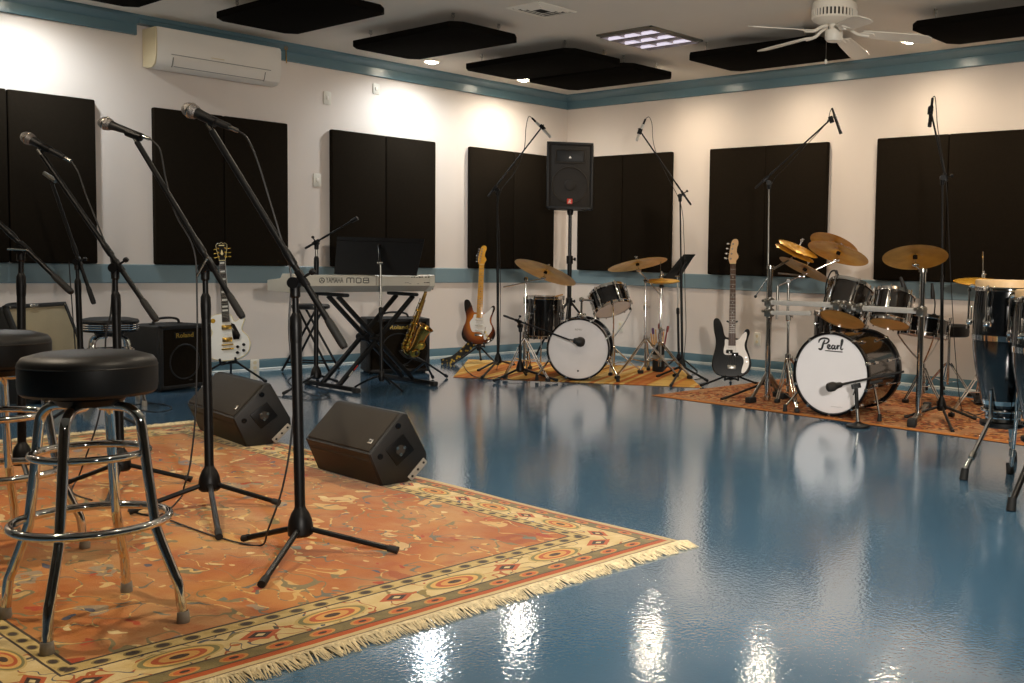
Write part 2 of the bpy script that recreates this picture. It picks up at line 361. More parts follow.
    def prism(s, out, z0, z1, Q=None, bev=0, seg=2):
        """closed 2d outline extruded from z0 to z1 in frame Q"""
        b = bmesh.new(); n = len(out)
        lo = [b.verts.new((p[0], p[1], z0)) for p in out]; hi = [b.verts.new((p[0], p[1], z1)) for p in out]
        b.faces.new(lo[::-1]); top = b.faces.new(hi)
        for k in range(n): b.faces.new((lo[k], lo[(k+1) % n], hi[(k+1) % n], hi[k]))
        bmesh.ops.recalc_face_normals(b, faces=b.faces[:])
        if bev:
            es = [e for e in b.edges if all(abs(v.co.z-z1) < 1e-7 for v in e.verts) or all(abs(v.co.z-z0) < 1e-7 for v in e.verts)]
            bmesh.ops.bevel(b, geom=es, offset=bev, segments=seg, affect='EDGES', profile=.5)
        if Q is not None:
            for v in b.verts: v.co = Q @ v.co
        for f in b.faces: f.smooth = len(f.verts) <= 8
        s.merge(b); return s
    def build(s, name, m, parent=None, local=False, loc=None, R=None, sharp=38):
        me = bpy.data.meshes.new(name); bm = s.bm
        if parent is not None: Q = M.Identity(4) if local else WM[parent.name].inverted()
        else:
            Q0 = M.Translation(V(loc) if loc is not None else V((0, 0, 0))) @ (R.to_4x4() if R is not None else M.Identity(4))
            Q = M.Identity(4) if local else Q0.inverted()
        bm.transform(Q); bmesh.ops.recalc_face_normals(bm, faces=bm.faces[:]); bm.to_mesh(me); bm.free()
        me.set_sharp_from_angle(angle=math.radians(sharp))
        for f in me.polygons:
            if f.loop_total > 8: f.use_smooth = False
        o = bpy.data.objects.new(name, me); COL.objects.link(o)
        me.materials.append(MT[m] if isinstance(m, str) else m)
        if parent is not None: o.parent = parent; WM[o.name] = WM[parent.name]
        else: o.matrix_world = Q0; WM[o.name] = Q0
        return o
def thing(name, label, cat, loc, group=None, R=None):
    o = bpy.data.objects.new(name, None); COL.objects.link(o); o.empty_display_size = .05
    Q = M.Translation(V(loc)) @ (R.to_4x4() if R is not None else M.Identity(4)); o.matrix_world = Q; WM[o.name] = Q
    return tag(o, label, cat, group)
def tag(o, label, cat, group=None):
    o['label'] = label; o['category'] = cat
    if group: o['group'] = group
    return o
def struct(o): o['kind'] = 'structure'; return o
def text_mesh(txt, size, Q, depth=.001, bold=0.0, shear=0.0, spacing=1.0, width=None, align='CENTER', sx=1.0):
    cu = bpy.data.curves.new('t', 'FONT'); cu.body = txt; cu.size = size; cu.extrude = depth; cu.offset = bold; cu.shear = shear; cu.space_character = spacing
    cu.align_x = align; cu.align_y = 'CENTER'; cu.resolution_u = 3
    o = bpy.data.objects.new('t', cu); COL.objects.link(o); dg = bpy.context.evaluated_depsgraph_get()
    me = bpy.data.meshes.new_from_object(o.evaluated_get(dg)); bpy.data.objects.remove(o); bpy.data.curves.remove(cu)
    b = MB(); b.bm.from_mesh(me); bpy.data.meshes.remove(me)
    if width:
        xs = [v.co.x for v in b.bm.verts]; k = width/(max(xs)-min(xs))
        for v in b.bm.verts: v.co.x *= k
    b.bm.transform(Q); return b
def ivl(a, b, t): return V(a)*(1-t)+V(b)*t
FR = V((_r.x, _r.y, 0)).normalized()          # the photograph's right, level
FT = V((-_f.x, -_f.y, 0)).normalized()        # towards the photographer, level
# ------------------------------------------------------------------ room shell
ZC = 2.78; XR, YF = 11.6, -10.6
def shell(name, c, s, m): return struct(MB().box(c, s).build(name, m, loc=c))
shell('floor', (XR/2, YF/2, -.05), (XR+.4, -YF+.4, .1), 'floor')
shell('ceiling', (XR/2, YF/2, ZC+.05), (XR+.4, -YF+.4, .1), 'ceil')
shell('wall_left', (-.05, YF/2, ZC/2), (.1, -YF+.4, ZC), 'wall')
shell('wall_back', (XR/2, .05, ZC/2), (XR, .1, ZC), 'wall')
MT['farwall'] = mat('darkened_unseen_wall', '6a635a', .9, noise=.05, nscale=2)  # unseen walls coloured dark so chrome and vinyl reflect less brightness
shell('wall_right', (XR+.05, YF/2, ZC/2), (.1, -YF+.4, ZC), 'farwall')
shell('wall_front', (XR/2, YF-.05, ZC/2), (XR, .1, ZC), 'farwall')
def run(name, prof, side, a, b, m, mitre_b=False):
    """moulding with profile (distance from wall, height); along the left wall y goes a..b, along the back wall x goes a..b"""
    mb = MB(); R = []
    for t, mt in ((a, False), (b, mitre_b)):
        ring = []
        for d, z in prof:
            e = (t - d if side == 'L' else t + d) if mt else t
            ring.append(mb.bm.verts.new((d, e, z) if side == 'L' else (e, -d, z)))
        R.append(ring)
    mb.skin(R[0], R[1]); mb._f(R[0]); mb._f(R[1])
    return struct(mb.build(name, m, sharp=25))
crown = [(0, 2.635), (.026, 2.635), (.030, 2.640), (.030, 2.712), (.040, 2.718), (.084, 2.752), (.1, 2.757), (.1, ZC), (0, ZC)]
lip = [(0, 2.715), (.075, 2.718), (.088, 2.745), (.1, 2.75), (.1, ZC), (0, ZC)]
run('trim_1', crown, 'L', YF, -4.36, 'trim'); run('trim_2', lip, 'L', -4.36, -3.31, 'trim'); run('trim_3', crown, 'L', -3.31, 0, 'trim', True)
run('trim_4', crown, 'B', XR, 0, 'trim', True)
rail = [(0, .738), (.010, .738), (.014, .745), (.014, .876), (.010, .882), (0, .882)]
run('trim_5', rail, 'L', YF, 0, 'stripe', True); run('trim_6', rail, 'B', XR, 0, 'stripe', True)
base = [(0, .012), (.016, .012), (.016, .070), (.010, .087), (0, .087)]
run('baseboard_left', base, 'L', YF, 0, 'trim', True); run('baseboard_back', base, 'B', XR, 0, 'trim', True)
shoe = [(0, 0), (.024, 0), (.024, .006), (.018, .013), (0, .013)]
MT['shoe'] = mat('pale_shoe_strip', 'b9bdb6', .35)
run('trim_7', shoe, 'L', YF, 0, 'shoe', True); run('trim_8', shoe, 'B', XR, 0, 'shoe', True)

# ------------------------------------------------------------------ acoustic panels on the walls
ZB, ZT = .884, 2.102
def wall_panel(side, a, b, label):
    w = b-a-.006; c = (.028, (a+b)/2, (ZB+ZT)/2) if side == 'L' else ((a+b)/2, -.028, (ZB+ZT)/2)
    s = (.05, w, ZT-ZB) if side == 'L' else (w, .05, ZT-ZB)
    o = MB().box(c, s, bev=.012, seg=3).build('acoustic_panel', 'fabric', loc=(c[0], c[1], ZB))
    tag(o, label, 'acoustic panel', 'black acoustic panels on the walls')
LP = [(-5.213, -4.658, 'black wall panel cut by the left frame edge, right half of its pair'), (-5.768, -5.213, 'black wall panel at the far left frame edge, left half of its pair'),
      (-4.262, -3.725, 'black wall panel under the air conditioner, left half of its pair'), (-3.725, -3.187, 'black wall panel under the air conditioner, right half of its pair'),
      (-2.794, -2.254, 'black wall panel behind the keyboard, left half of its pair'), (-2.254, -1.714, 'black wall panel behind the keyboard, right half, above the saxophone'),
      (-1.319, -.765, 'black wall panel above the sunburst guitar, left half of its pair'), (-.765, -.216, 'black wall panel just left of the corner loudspeaker')]
BP = [(.225, .915, 'black wall panel just right of the corner loudspeaker'), (.915, 1.606, 'black wall panel above the small kit, left of the bass guitar'),
      (2.11, 2.80, 'black wall panel behind the black bass guitar, left half of its pair'), (2.80, 3.50, 'black wall panel behind the cymbals of the large kit, right half of its pair'),
      (4.009, 4.70, 'black wall panel behind the right crash cymbal, left half of the rightmost pair'), (4.70, 5.40, 'black wall panel at the right frame edge above the congas')]
for a, b, l in LP: wall_panel('L', a, b, l)
for a, b, l in BP: wall_panel('B', a, b, l)

# ------------------------------------------------------------------ ceiling clouds
def cloud(x0, x1, y0, y1, label):
    zb = 2.645; t = thing('ceiling_cloud', label, 'ceiling panel', ((x0+x1)/2, (y0+y1)/2, zb), 'dark panels hung under the ceiling')
    k = .07
    out = [(x0+k, y0), (x1-k, y0), (x1, y0+k), (x1, y1-k), (x1-k, y1), (x0+k, y1), (x0, y1-k), (x0, y0+k)]
    MB().prism(out, zb, zb+.05, bev=.006).build('panel', 'cloud', t)
    for x in (x0+.16, x1-.16):
        for y in (y0+.1, y1-.1):
            b = MB().cyl((x, y, zb+.045), (x, y, ZC-.005), .0025, seg=6); b.torus((x, y, ZC-.02), (1, 0, 0), .012, .0025, 12, 5); b.cyl((x, y, ZC-.006), (x, y, ZC), .012, seg=10)
            b.build('hanger', 'steel', t)
cloud(.90, 2.20, -5.30, -4.71, 'dark ceiling panel at top left corner above the first vocal microphones')
cloud(1.04, 2.32, -4.26, -3.66, 'dark ceiling panel hanging above the air conditioner')
cloud(.98, 2.38, -3.18, -2.57, 'dark ceiling panel above the keyboard, second from the air conditioner')
cloud(.97, 2.38, -2.10, -1.47, 'dark ceiling panel between the keyboard and the corner, third from the air conditioner')
cloud(.98, 2.35, -1.41, -.80, 'dark ceiling panel nearest the room corner')
cloud(3.00, 4.30, -1.43, -.76, 'dark ceiling panel behind the white ceiling fan')
cloud(5.07, 6.40, -1.42, -.78, 'dark ceiling panel at top right beyond the fan blades')

# ------------------------------------------------------------------ recessed lights: visible rows, plus unseen ones added as fill
def downlight(x, y, label, watts, col=(1, .86, .68), spot=168, lamp='lamp'):
    t = thing('recessed_light', label, 'ceiling light', (x, y, ZC), 'recessed downlights in the ceiling')
    MB().lathe([(.078, -.001), (.078, -.008), (.066, -.012), (.058, -.004), (.056, -.001)], (x, y, ZC), (0, 0, 1), 24).build('trim_ring', 'white_plastic', t)
    MB().lathe([(0, -.030), (.022, -.027), (.042, -.017), (.050, -.008), (.054, -.002)], (x, y, ZC), (0, 0, 1), 24).build('lamp', lamp, t)
    L = bpy.data.lights.new('downlight_beam', 'SPOT'); L.energy = watts; L.color = col; L.spot_size = math.radians(spot); L.spot_blend = 1.0; L.shadow_soft_size = .045
    o = bpy.data.objects.new('downlight_beam', L); COL.objects.link(o); o.parent = t; o.location = (0, 0, -.04)
W1 = 165
COOL = (.84, .93, 1.0); WARM = (1, .84, .64)
downlight(.46, -2.05, 'small recessed light shining beside the dark panel over the keyboard', W1*.62, COOL)
downlight(.46, -.99, 'small recessed light peeking out left of the ceiling panel nearest the corner', W1*.55, (1, .93, .82))
downlight(1.94, -.59, 'small recessed light at the right edge of the ceiling panel nearest the corner', W1*.36, WARM)
downlight(4.59, -.56, 'bright recessed light beside the right blade tip of the ceiling fan', W1*.36, WARM)
OFFL = 'unseen recessed light, continuing the visible rows or added as fill'
for x, y, c, k in ((3.27, -.58, WARM, .36), (5.9, -.58, WARM, .4), (.46, -5.15, COOL, .6), (.46, -6.5, WARM, .6), (7.3, -.58, WARM, .5)):
    downlight(x, y, OFFL, W1*k, c)
for x, y, k in ((4.6, -4.4, 1.1), (7.2, -3.2, 1.1), (4.6, -7.2, 1.1), (7.0, -5.9, .9), (2.4, -7.4, .8)):  # unseen interior grid of lamps, added as general fill light
    downlight(x, y, OFFL, W1*k, WARM, 140)

# ------------------------------------------------------------------ fluorescent fixture and air vent
def troffer(cx, cy, label, s=.30):
    t = thing('ceiling_fixture', label, 'ceiling light', (cx, cy, ZC), None)
    b = MB()
    for sx, sy, lx, ly in ((0, 1, 1, 0), (0, -1, 1, 0), (1, 0, 0, 1), (-1, 0, 0, 1)):
        b.box((cx+sx*(s-.012), cy+sy*(s-.012), ZC-.008), (2*s if lx else .024, 2*s if ly else .024, .016), bev=.003)
    b.build('frame', 'steel', t)
    MB().box((cx, cy, ZC-.003), (2*s-.05, 2*s-.05, .004)).build('reflector', 'louvre', t)
    b = MB(); q = s-.026; n = 3; w = 2*q/n
    for i in range(n+1):
        e = -q+i*w
        b.box((cx+e, cy, ZC-.016), (.006, 2*q, .026)); b.box((cx, cy+e, ZC-.016), (2*q, .006, .026))
    b.build('louvre', 'louvre', t)
    for i in range(n):
        e = -q+(i+.5)*w
        MB().cyl((cx-q, cy+e, ZC-.018), (cx+q, cy+e, ZC-.018), .013, seg=10).build('tube', 'tube', t)
troffer(2.9, -1.72, 'square fluorescent ceiling fixture with nine louvre cells')
cx, cy, s = 2.87, -2.80, .17
t = thing('air_vent', 'small square air vent in the ceiling above the keyboard side', 'vent', (cx, cy, ZC))
b = MB()
for k in range(4):
    q = s-.036*k; z = ZC-.004-.001*k
    for sx, sy in ((0, 1), (0, -1), (1, 0), (-1, 0)):
        R = M.Rotation(.3*(sy), 3, 'X') if sy else M.Rotation(-.3*sx, 3, 'Y')
        b.box((cx+sx*q, cy+sy*q, z-.004), (2*q if sy else .022, 2*q if sx else .022, .003), R)
b.build('fins', 'fan', t)
MB().box((cx, cy, ZC-.0015), (2*s-.02, 2*s-.02, .003)).build('duct_opening', 'dark_gap', t)

# ------------------------------------------------------------------ ceiling fan
hx, hy = 4.75, -1.85
t = thing('ceiling_fan', 'white five-blade ceiling fan hugging the ceiling', 'ceiling fan', (hx, hy, ZC))
MB().lathe([(0, 0), (.085, 0), (.15, -.012), (.155, -.03), (.155, -.052)], (hx, hy, ZC), (0, 0, 1), 40).build('canopy', 'fan', t)
b = MB().lathe([(.155, -.05), (.158, -.056), (.158, -.064), (.15, -.066)], (hx, hy, ZC), (0, 0, 1), 40)
b.lathe([(.156, -.112), (.15, -.124), (.115, -.14), (.075, -.15), (0, -.152)], (hx, hy, ZC), (0, 0, 1), 40)
for k in range(36):
    a = 2*PI*k/36; d = V((math.cos(a), math.sin(a), 0)); p = V((hx, hy, ZC)) + d*.152
    b.obox(p+V((0, 0, -.062)), p+V((0, 0, -.116)), .013, .008, d)
b.build('motor_housing', 'fan', t)
MB().lathe([(.142, -.06), (.142, -.118)], (hx, hy, ZC), (0, 0, 1), 32).build('motor_core', 'dark_gap', t)
MB().lathe([(.035, -.148), (.035, -.19), (.06, -.192), (.062, -.20), (.062, -.245), (.05, -.262), (0, -.266)], (hx, hy, ZC), (0, 0, 1), 28).build('switch_cup', 'fan', t)
for k in range(5):
    a = math.radians(33+72*k); d0 = V((math.cos(a), math.sin(a), 0)); e = V((-d0.y, d0.x, 0)); d = (d0-V((0, 0, .085))).normalized(); pit = math.radians(-12)
    e2 = e*math.cos(pit)+V((0, 0, math.sin(pit))); n = d.cross(e2); o = V((hx, hy, ZC-.195))
    Q = M(((d.x, e2.x, n.x, o.x), (d.y, e2.y, n.y, o.y), (d.z, e2.z, n.z, o.z), (0, 0, 0, 1)))
    MB().prism([(.20, -.05), (.30, -.060), (.56, -.068), (.63, -.062), (.66, -.035), (.66, .035), (.63, .062), (.56, .068), (.30, .060), (.20, .05), (.185, 0)], -.003, .003, Q, bev=.0015).build('blade', 'fan', t)
    bb = MB().tube(cr([o+d*.06+V((0, 0, .035)), o+d*.11+V((0, 0, .022)), o+d*.16+V((0, 0, -.004)), o+d*.24+V((0, 0, -.008))], 4), .011, 8)
    bb.prism([(.16, -.012), (.20, -.034), (.27, -.03), (.28, 0), (.27, .03), (.20, .034), (.16, .012)], -.008, -.003, Q)
    bb.build('blade_arm', 'fan', t)
b = MB(); p = V((hx, hy, ZC-.262))+FR*-.05
b.tube([p+V((0, 0, .03)), p+V((0, 0, -.12))], .0018, 5); b.build('pull_chain', 'steel', t)
MB().lathe([(0, 0), (.008, -.006), (.011, -.022), (.006, -.034), (0, -.036)], p+V((0, 0, -.118)), (0, 0, 1), 10).build('pull_knob', 'fan', t)

# ------------------------------------------------------------------ air conditioner
y0, y1 = -4.315, -3.345
t = thing('air_conditioner', 'white wall-mounted split air conditioner high on left wall', 'air conditioner', (0, (y0+y1)/2, 2.385))
prof = [(.004, 2.40), (.10, 2.383), (.175, 2.385), (.222, 2.41), (.245, 2.47), (.25, 2.54), (.25, 2.665), (.235, 2.688), (.004, 2.69)]
Qy = M(((1, 0, 0, 0), (0, 0, 1, 0), (0, 1, 0, 0), (0, 0, 0, 1)))
MB().prism(prof, y0+.012, y1-.012, Qy, bev=.004).build('casing', 'white_plastic', t)
for a, b_, m in ((y0, y0+.012, 'cream_plastic'), (y1-.012, y1, 'white_plastic')):
    MB().prism([(max(.002, (p[0]-.12)*.985+.12), (p[1]-2.53)*.985+2.53) for p in prof], a, b_, Qy, bev=.004).build('end_cap', m, t)
MB().box((.2495, (y0+y1)/2+.01, 2.493), (.004, y1-y0-.20, .005)).build('panel_seam', 'greyrubber', t)
fl = [(.212, 2.402), (.2285, 2.423), (.2475, 2.472), (.2505, 2.472), (.233, 2.421), (.216, 2.400)]
MB().prism(fl, y0+.13, y1-.14, Qy).build('air_flap', 'white_plastic', t)
b = MB()
for yy in (y0+.125, y1-.135): b.prism([(p[0], p[1]) for p in fl], yy-.004, yy+.003, Qy)
b.box((.222, (y0+y1)/2, 2.4085), (.008, y1-y0-.27, .004), M.Rotation(.9, 3, 'Y'))
b.build('flap_gap', 'greyrubber', t)
MB().box((.2505, (y0+y1)/2-.03, 2.515), (.002, .10, .006)).build('maker_mark', 'cream_plastic', t)

# small fittings
p = onx(286, 53, .105)
b = MB().tube([V((.105, p.y, 2.72)), V((.107, p.y, 2.66)), V((.109, p.y+.004, 2.60))], .004, 6); b.torus((.106, p.y, 2.725), (1, 0, 0), .012, .003, 14, 6)
tag(b.build('wall_hook', 'gold', loc=(.1, p.y, 2.6)), 'short brass hook and cord by the right end of air conditioner', 'hook')
def plate(side, x, y, w, h, label, cat, name, sock=False):
    if side == 'L': p = onx(x, y, 0); n = V((1, 0, 0))
    else: p = ony(x, y, 0); n = V((0, -1, 0))
    off = .018 if p.z < .09 else .001
    Q = frame(p+n*off, n, (0, 0, 1)); t = thing(name, label, cat, p+n*off)
    r = .006; o = [(-w/2+r, -h/2), (w/2-r, -h/2), (w/2, -h/2+r), (w/2, h/2-r), (w/2-r, h/2), (-w/2+r, h/2), (-w/2, h/2-r), (-w/2, -h/2+r)]
    MB().prism(o, 0, .007, Q, bev=.002).build('cover', 'outlet', t)
    if sock:
        for s in (-1, 1):
            MB().prism([(.014*math.cos(a)*1.15, s*h*.22+.015*math.sin(a)) for a in np.linspace(0, 2*PI, 14, endpoint=False)], .006, .010, Q).build('socket', 'cream_plastic', t)
    else: MB().box(p+n*(off+.009), (.006 if side == 'L' else w*.35, w*.35 if side == 'L' else .006, h*.3), bev=.001).build('switch', 'white_plastic', t)
plate('L', 253.5, 365, .075, .10, 'white electrical outlet low on left wall near the white guitar', 'outlet', 'wall_outlet', True)
plate('L', 317, 180, .07, .115, 'pale switch plate on left wall left of the panel behind the keyboard', 'switch plate', 'wall_plate')
plate('L', 327, 98, .07, .115, 'cream blank plate high on left wall right of the air conditioner', 'wall plate', 'wall_plate')
plate('L', 376, 89, .07, .10, 'cream blank plate high on left wall under the bright light pool', 'wall plate', 'wall_plate')
plate('B', 620.5, 326.5, .075, .115, 'pale electrical outlet on right-hand wall behind the small drum kit', 'outlet', 'wall_outlet', True)
plate('B', 757.5, 339, .08, .125, 'pale electrical outlet on right-hand wall beside the black bass guitar', 'outlet', 'wall_outlet', True)

# ------------------------------------------------------------------ rugs
def rug(name, label, c, hx, hy, m, ang=0, fringe=False, th=.010, skew=0.0):
    R = M.Rotation(ang, 3, 'Z'); c = V((c[0], c[1], 0))
    t = thing(name, label, 'rug', c, None, R)
    nx, ny = 60, 34; b = MB(); g = []
    for j in range(ny+1):
        row = []
        for i in range(nx+1):
            x = -hx+2*hx*i/nx; y = -hy+2*hy*j/ny; ed = min(hx-abs(x), hy-abs(y))
            z = th*(1 if ed > 1e-6 else .35) + .0012*math.sin(x*5.1+y*2)*math.sin(y*4.3)
            if fringe:   # gentle waviness of the woven ends
                if abs(abs(x)-hx) < 1e-6: x += .012*math.sin(y*6.1)*(.6)
                if abs(abs(y)-hy) < 1e-6: y += .006*math.sin(x*4)
            row.append(b.bm.verts.new((x+skew*y, y, z)))
        g.append(row)
    for j in range(ny):
        for i in range(nx): b._f((g[j][i], g[j][i+1], g[j+1][i+1], g[j+1][i]))
    # underside
    e = [b.bm.verts.new((x+skew*y, y, .001)) for x, y in ((-hx, -hy), (hx, -hy), (hx, hy), (-hx, hy))]
    b._f((e[3], e[2], e[1], e[0]))
    b.build('pile', m, t, local=True, sharp=60)
    if fringe:
        b = MB()
        for sx in (-1, 1):
            n = 900
            for k in range(n):
                y = -hy+2*hy*(k+.5)/n+random.uniform(-.002, .002); L = random.uniform(.055, .09); sw = random.uniform(-.018, .018)+.012*math.sin(k*.13)
                x0 = sx*(hx-.012); wd = .0022
                P = [(x0, y, .0085), (x0+sx*L*.45, y+sw*.4, .011+random.uniform(0, .006)), (x0+sx*L, y+sw, .0025)]
                b.tube(P, [wd, wd*1.1, wd*.5], 4)
        f = b.build('fringe', 'fringe', t, local=True); f['kind'] = 'stuff'
    return t
RX0, RX1, RY0, RY1 = 2.52, 6.31, -7.07, -5.03
rug('persian_rug', 'large orange persian rug with cream border and fringed ends under the bar stools', ((RX0+RX1)/2, (RY0+RY1)/2), (RX1-RX0)/2, (RY1-RY0)/2, rug_mat((RX1-RX0)/2, (RY1-RY0)/2, .345, .235), 0, True)
a = G(453, 377.5); c_ = G(702, 388); u = (c_-a).normalized(); vv = V((-u.y, u.x, 0)); L = (c_-a).length; Wd = 1.45
c0 = a+u*L/2+vv*Wd/2-u*.36*Wd/2
rug('striped_rug', 'yellow and orange striped rug under the small drum kit', c0, L/2, Wd/2, stripe_rug_mat(), math.atan2(u.y, u.x), th=.008, skew=-.36)
rug('red_rug', 'mottled red-brown rug under the large drum kit', (5.05, -1.33), 1.62, .86, red_rug_mat(1.62, .86), 0, th=.009)
# ------------------------------------------------------------------ bar stools
def stool(c, a0, label, H=.735, R=.158, low=False, name='bar_stool'):
    c = V((c[0], c[1], 0)); z0 = .010 if not low else 0.0
    t = thing(name, label, 'stool', c+V((0, 0, z0)), 'chrome stools with round black seats')
    if not low:
        MB().lathe([(0, H-.112), (R*.93, H-.112), (R*.985, H-.104), (R, H-.085), (R, H-.040), (R*.985, H-.026), (R*.93, H-.014), (R*.7, H-.003), (R*.35, H), (0, H)], c, (0, 0, 1), 56).build('seat', 'vinyl', t)
        MB().torus(c+V((0, 0, H-.036)), (0, 0, 1), R*.992, .0022, 56, 6).build('seat_piping', 'vinyl', t)
    else:
        MB().lathe([(R*.9, H-.03), (R*1.0, H-.028), (R*1.01, H-.018), (R*.97, H-.006), (R*.7, H+.004), (0, H+.006)], c, (0, 0, 1), 48).build('seat', 'vinyl', t)
        b = MB().lathe([(0, H-.085), (R*.93, H-.085), (R*.97, H-.08), (R*.97, H-.028), (R*.9, H-.026)], c, (0, 0, 1), 48); b.build('seat_band', 'black_gloss', t)
        b = MB()
        for z in (H-.038, H-.052, H-.066): b.torus(c+V((0, 0, z)), (0, 0, 1), R*.975, .004, 48, 6)
        b.build('chrome_band', 'chrome', t)
    sb = H-.112 if not low else H-.085
    MB().lathe([(0, sb-.03), (.07, sb-.03), (.085, sb-.012), (.085, sb+.001), (0, sb+.001)], c, (0, 0, 1), 28).build('swivel_plate', 'black', t)
    top = sb-.032
    k = H/.735
    for i in range(4):
        a = a0[i] if isinstance(a0, tuple) else a0+i*PI/2; d = V((math.cos(a), math.sin(a), 0))
        P = [c+d*.03+V((0, 0, top)), c+d*.075+V((0, 0, top)), c+d*.105+V((0, 0, top-.006)), c+d*.130+V((0, 0, top-.030)), c+d*.138+V((0, 0, top-.07)), c+d*.150+V((0, 0, .42*k)), c+d*.168+V((0, 0, .285*k)), c+d*.176+V((0, 0, .25*k)), c+d*.214+V((0, 0, .15*k)), c+d*.228+V((0, 0, .115*k)), c+d*.234+V((0, 0, .07*k)), c+d*.24+V((0, 0, z0+.01))]
        l = MB().tube(cr(P, 5), .0125, 12).build('leg', 'chrome', t)
        q = P[-1]; MB().lathe([(0, 0), (.0152, 0), (.016, .006), (.0145, .030), (.0128, .032)], (q.x, q.y, z0), (0, 0, 1), 16).build('foot_cap', 'greyrubber', l)
    z = .465*k; MB().torus(c+V((0, 0, z)), (0, 0, 1), .131, .0105, 56, 10).build('foot_ring', 'chrome', t)
    z = .282*k; MB().torus(c+V((0, 0, z)), (0, 0, 1), .179, .0115, 64, 10).build('foot_ring', 'chrome', t)
    return t
stool((5.681, -6.688), tuple(math.radians(q) for q in (38, 141, 217, 317)), 'nearest chrome bar stool with round black vinyl seat, standing on the rug corner')
stool((4.80, -6.655), math.radians(62), 'chrome bar stool with black seat cut by left frame edge, behind the nearest stool')
stool((1.38, -5.075), math.radians(30), 'low chrome stool with banded black seat beside the amplifiers at left', H=.555, R=.165, low=True, name='low_stool')

# ------------------------------------------------------------------ microphone stands
def stand(label, base, pivot, up, lo, feet, z0=0.0, hub=.10, r=.0165, boomr=.0105, chrome=False, tbar=None, knob=True, group='boom microphone stands', clip=True, thin=False, weight=True, lean=True):
    """tripod boom stand: base point, boom pivot, upper and lower boom ends, foot points"""
    base = V((base[0], base[1], z0)); t = thing('microphone_stand', label, 'microphone stand', base, group)
    pv = V(pivot); ax = (pv-base).normalized(); H = (pv-base).length
    mm = 'black' ; tubem = 'steel' if chrome else 'black'
    h0 = base+ax*.055
    MB().lathe([(0, 0), (.03, 0), (.039, .008), (.040, .03), (.036, .055), (.027, .08), (.019, .092), (.0165, .10)] if r > .012 else [(0, 0), (.022, 0), (.034, .012), (.034, .03), (.028, .055), (.019, .085), (.013, .095), (.012, .10)], h0, ax, 20).build('hub', mm, t)
    for f in feet:
        f = V((f[0], f[1], z0)); d = (f-base); d.z = 0; d.normalize()
        a = h0+d*.022+V((0, 0, .028)); e = f+V((0, 0, .013))
        l = MB().tube([a, ivl(a, e, .5), e], .0095, 8).build('leg', mm, t)
        e0 = ivl(a, e, .90); MB().cyl(e0, e+(e-e0)*.12, .0115, .0125, 10).build('rubber_foot', 'rubber', l)
    mid = base+ax*(H-.13 if r > .012 else H*.58)
    MB().cyl(h0+ax*.09, mid, r, seg=12).build('lower_tube', mm, t)
    MB().cyl(mid-ax*.02, pv-ax*.02, r*.62, seg=10).build('upper_tube', tubem, t)
    MB().lathe([(r*1.0, -.07), (r*1.06, -.06), (r*1.13, -.02), (r*1.06, .015), (r*.7, .03)], mid, ax, 14).build('clutch', mm, t)
    up, lo = V(up), V(lo); bd = (up-lo).normalized()
    side = bd.cross(ax).normalized(); side = side if side.dot(FT) > 0 else -side
    MB().lathe([(.011, -.05), (.0155, -.045), (.0165, -.012), (.012, 0)], pv, ax, 12).build('stand_head', mm, t)
    b = MB().cyl(pv-side*.014, pv+side*.020, .019, seg=16); pb = lo+bd*(pv-lo).dot(bd); b.obox(pb-bd*.03, pb+bd*.03, .024, .022, ax, .004)
    if (pb-pv).length > .012: b.obox(pv, pb, .022, .02, side, .003)
    c = b.build('boom_clamp', mm, t)
    if tbar is not None:
        q = pv+side*.022; tb = V(tbar)
        MB().cyl(q-tb*.5, q+tb*.5, .0045, seg=8).build('handle', 'silver', c)
    elif knob:
        kd = (FR*.8+ax*.6); kd = (kd-bd*kd.dot(bd)).normalized()
        q = pb+kd*.008+side*.006; MB().cyl(q, q+kd*.03, .0045, seg=8).build('knob_stem', mm, c)
        q2 = q+kd*.034; MB().lathe([(0, -.009), (.009, -.008), (.0115, 0), (.009, .008), (0, .009)], q2, kd, 12).build('knob', mm, c)
    L = (up-lo).length
    MB().cyl(lo, up, boomr, seg=10).build('boom', mm, t)
    jj = ivl(lo, pv, .0)
    if weight:
        g1 = lo+bd*min(.11, L*.2); MB().lathe([(0, 0), (boomr*1.2, .004), (boomr*1.38, .02), (boomr*1.3, (g1-lo).length*.85), (boomr*1.1, (g1-lo).length)], lo, bd, 14).build('boom_grip', 'rubber', t)
    jc = pb+bd*.05; MB().lathe([(boomr, -.0), (boomr*1.25, .006), (boomr*1.25, .05), (boomr, .07)], jc, bd, 12).build('boom_collar', mm, t)
    if clip:
        MB().cyl(up-bd*.004, up+bd*.028, boomr*.75, seg=8).build('threaded_tip', 'silver', t)
    return t
def fan3(base, r, a0): return [(base[0]+r*math.cos(a0+k*2*PI/3), base[1]+r*math.sin(a0+k*2*PI/3)) for k in range(3)]
def mic_clip_part(t, up, p, d):
    d = V(d).normalized(); b = MB().obox(V(up)-(V(p)-V(up))*.0, V(p), .010, .014, FT, .003); b.cyl(V(p)-d*.03, V(p)+d*.03, .0165, .0150, 12)
    b.build('mic_clip', 'black', t)
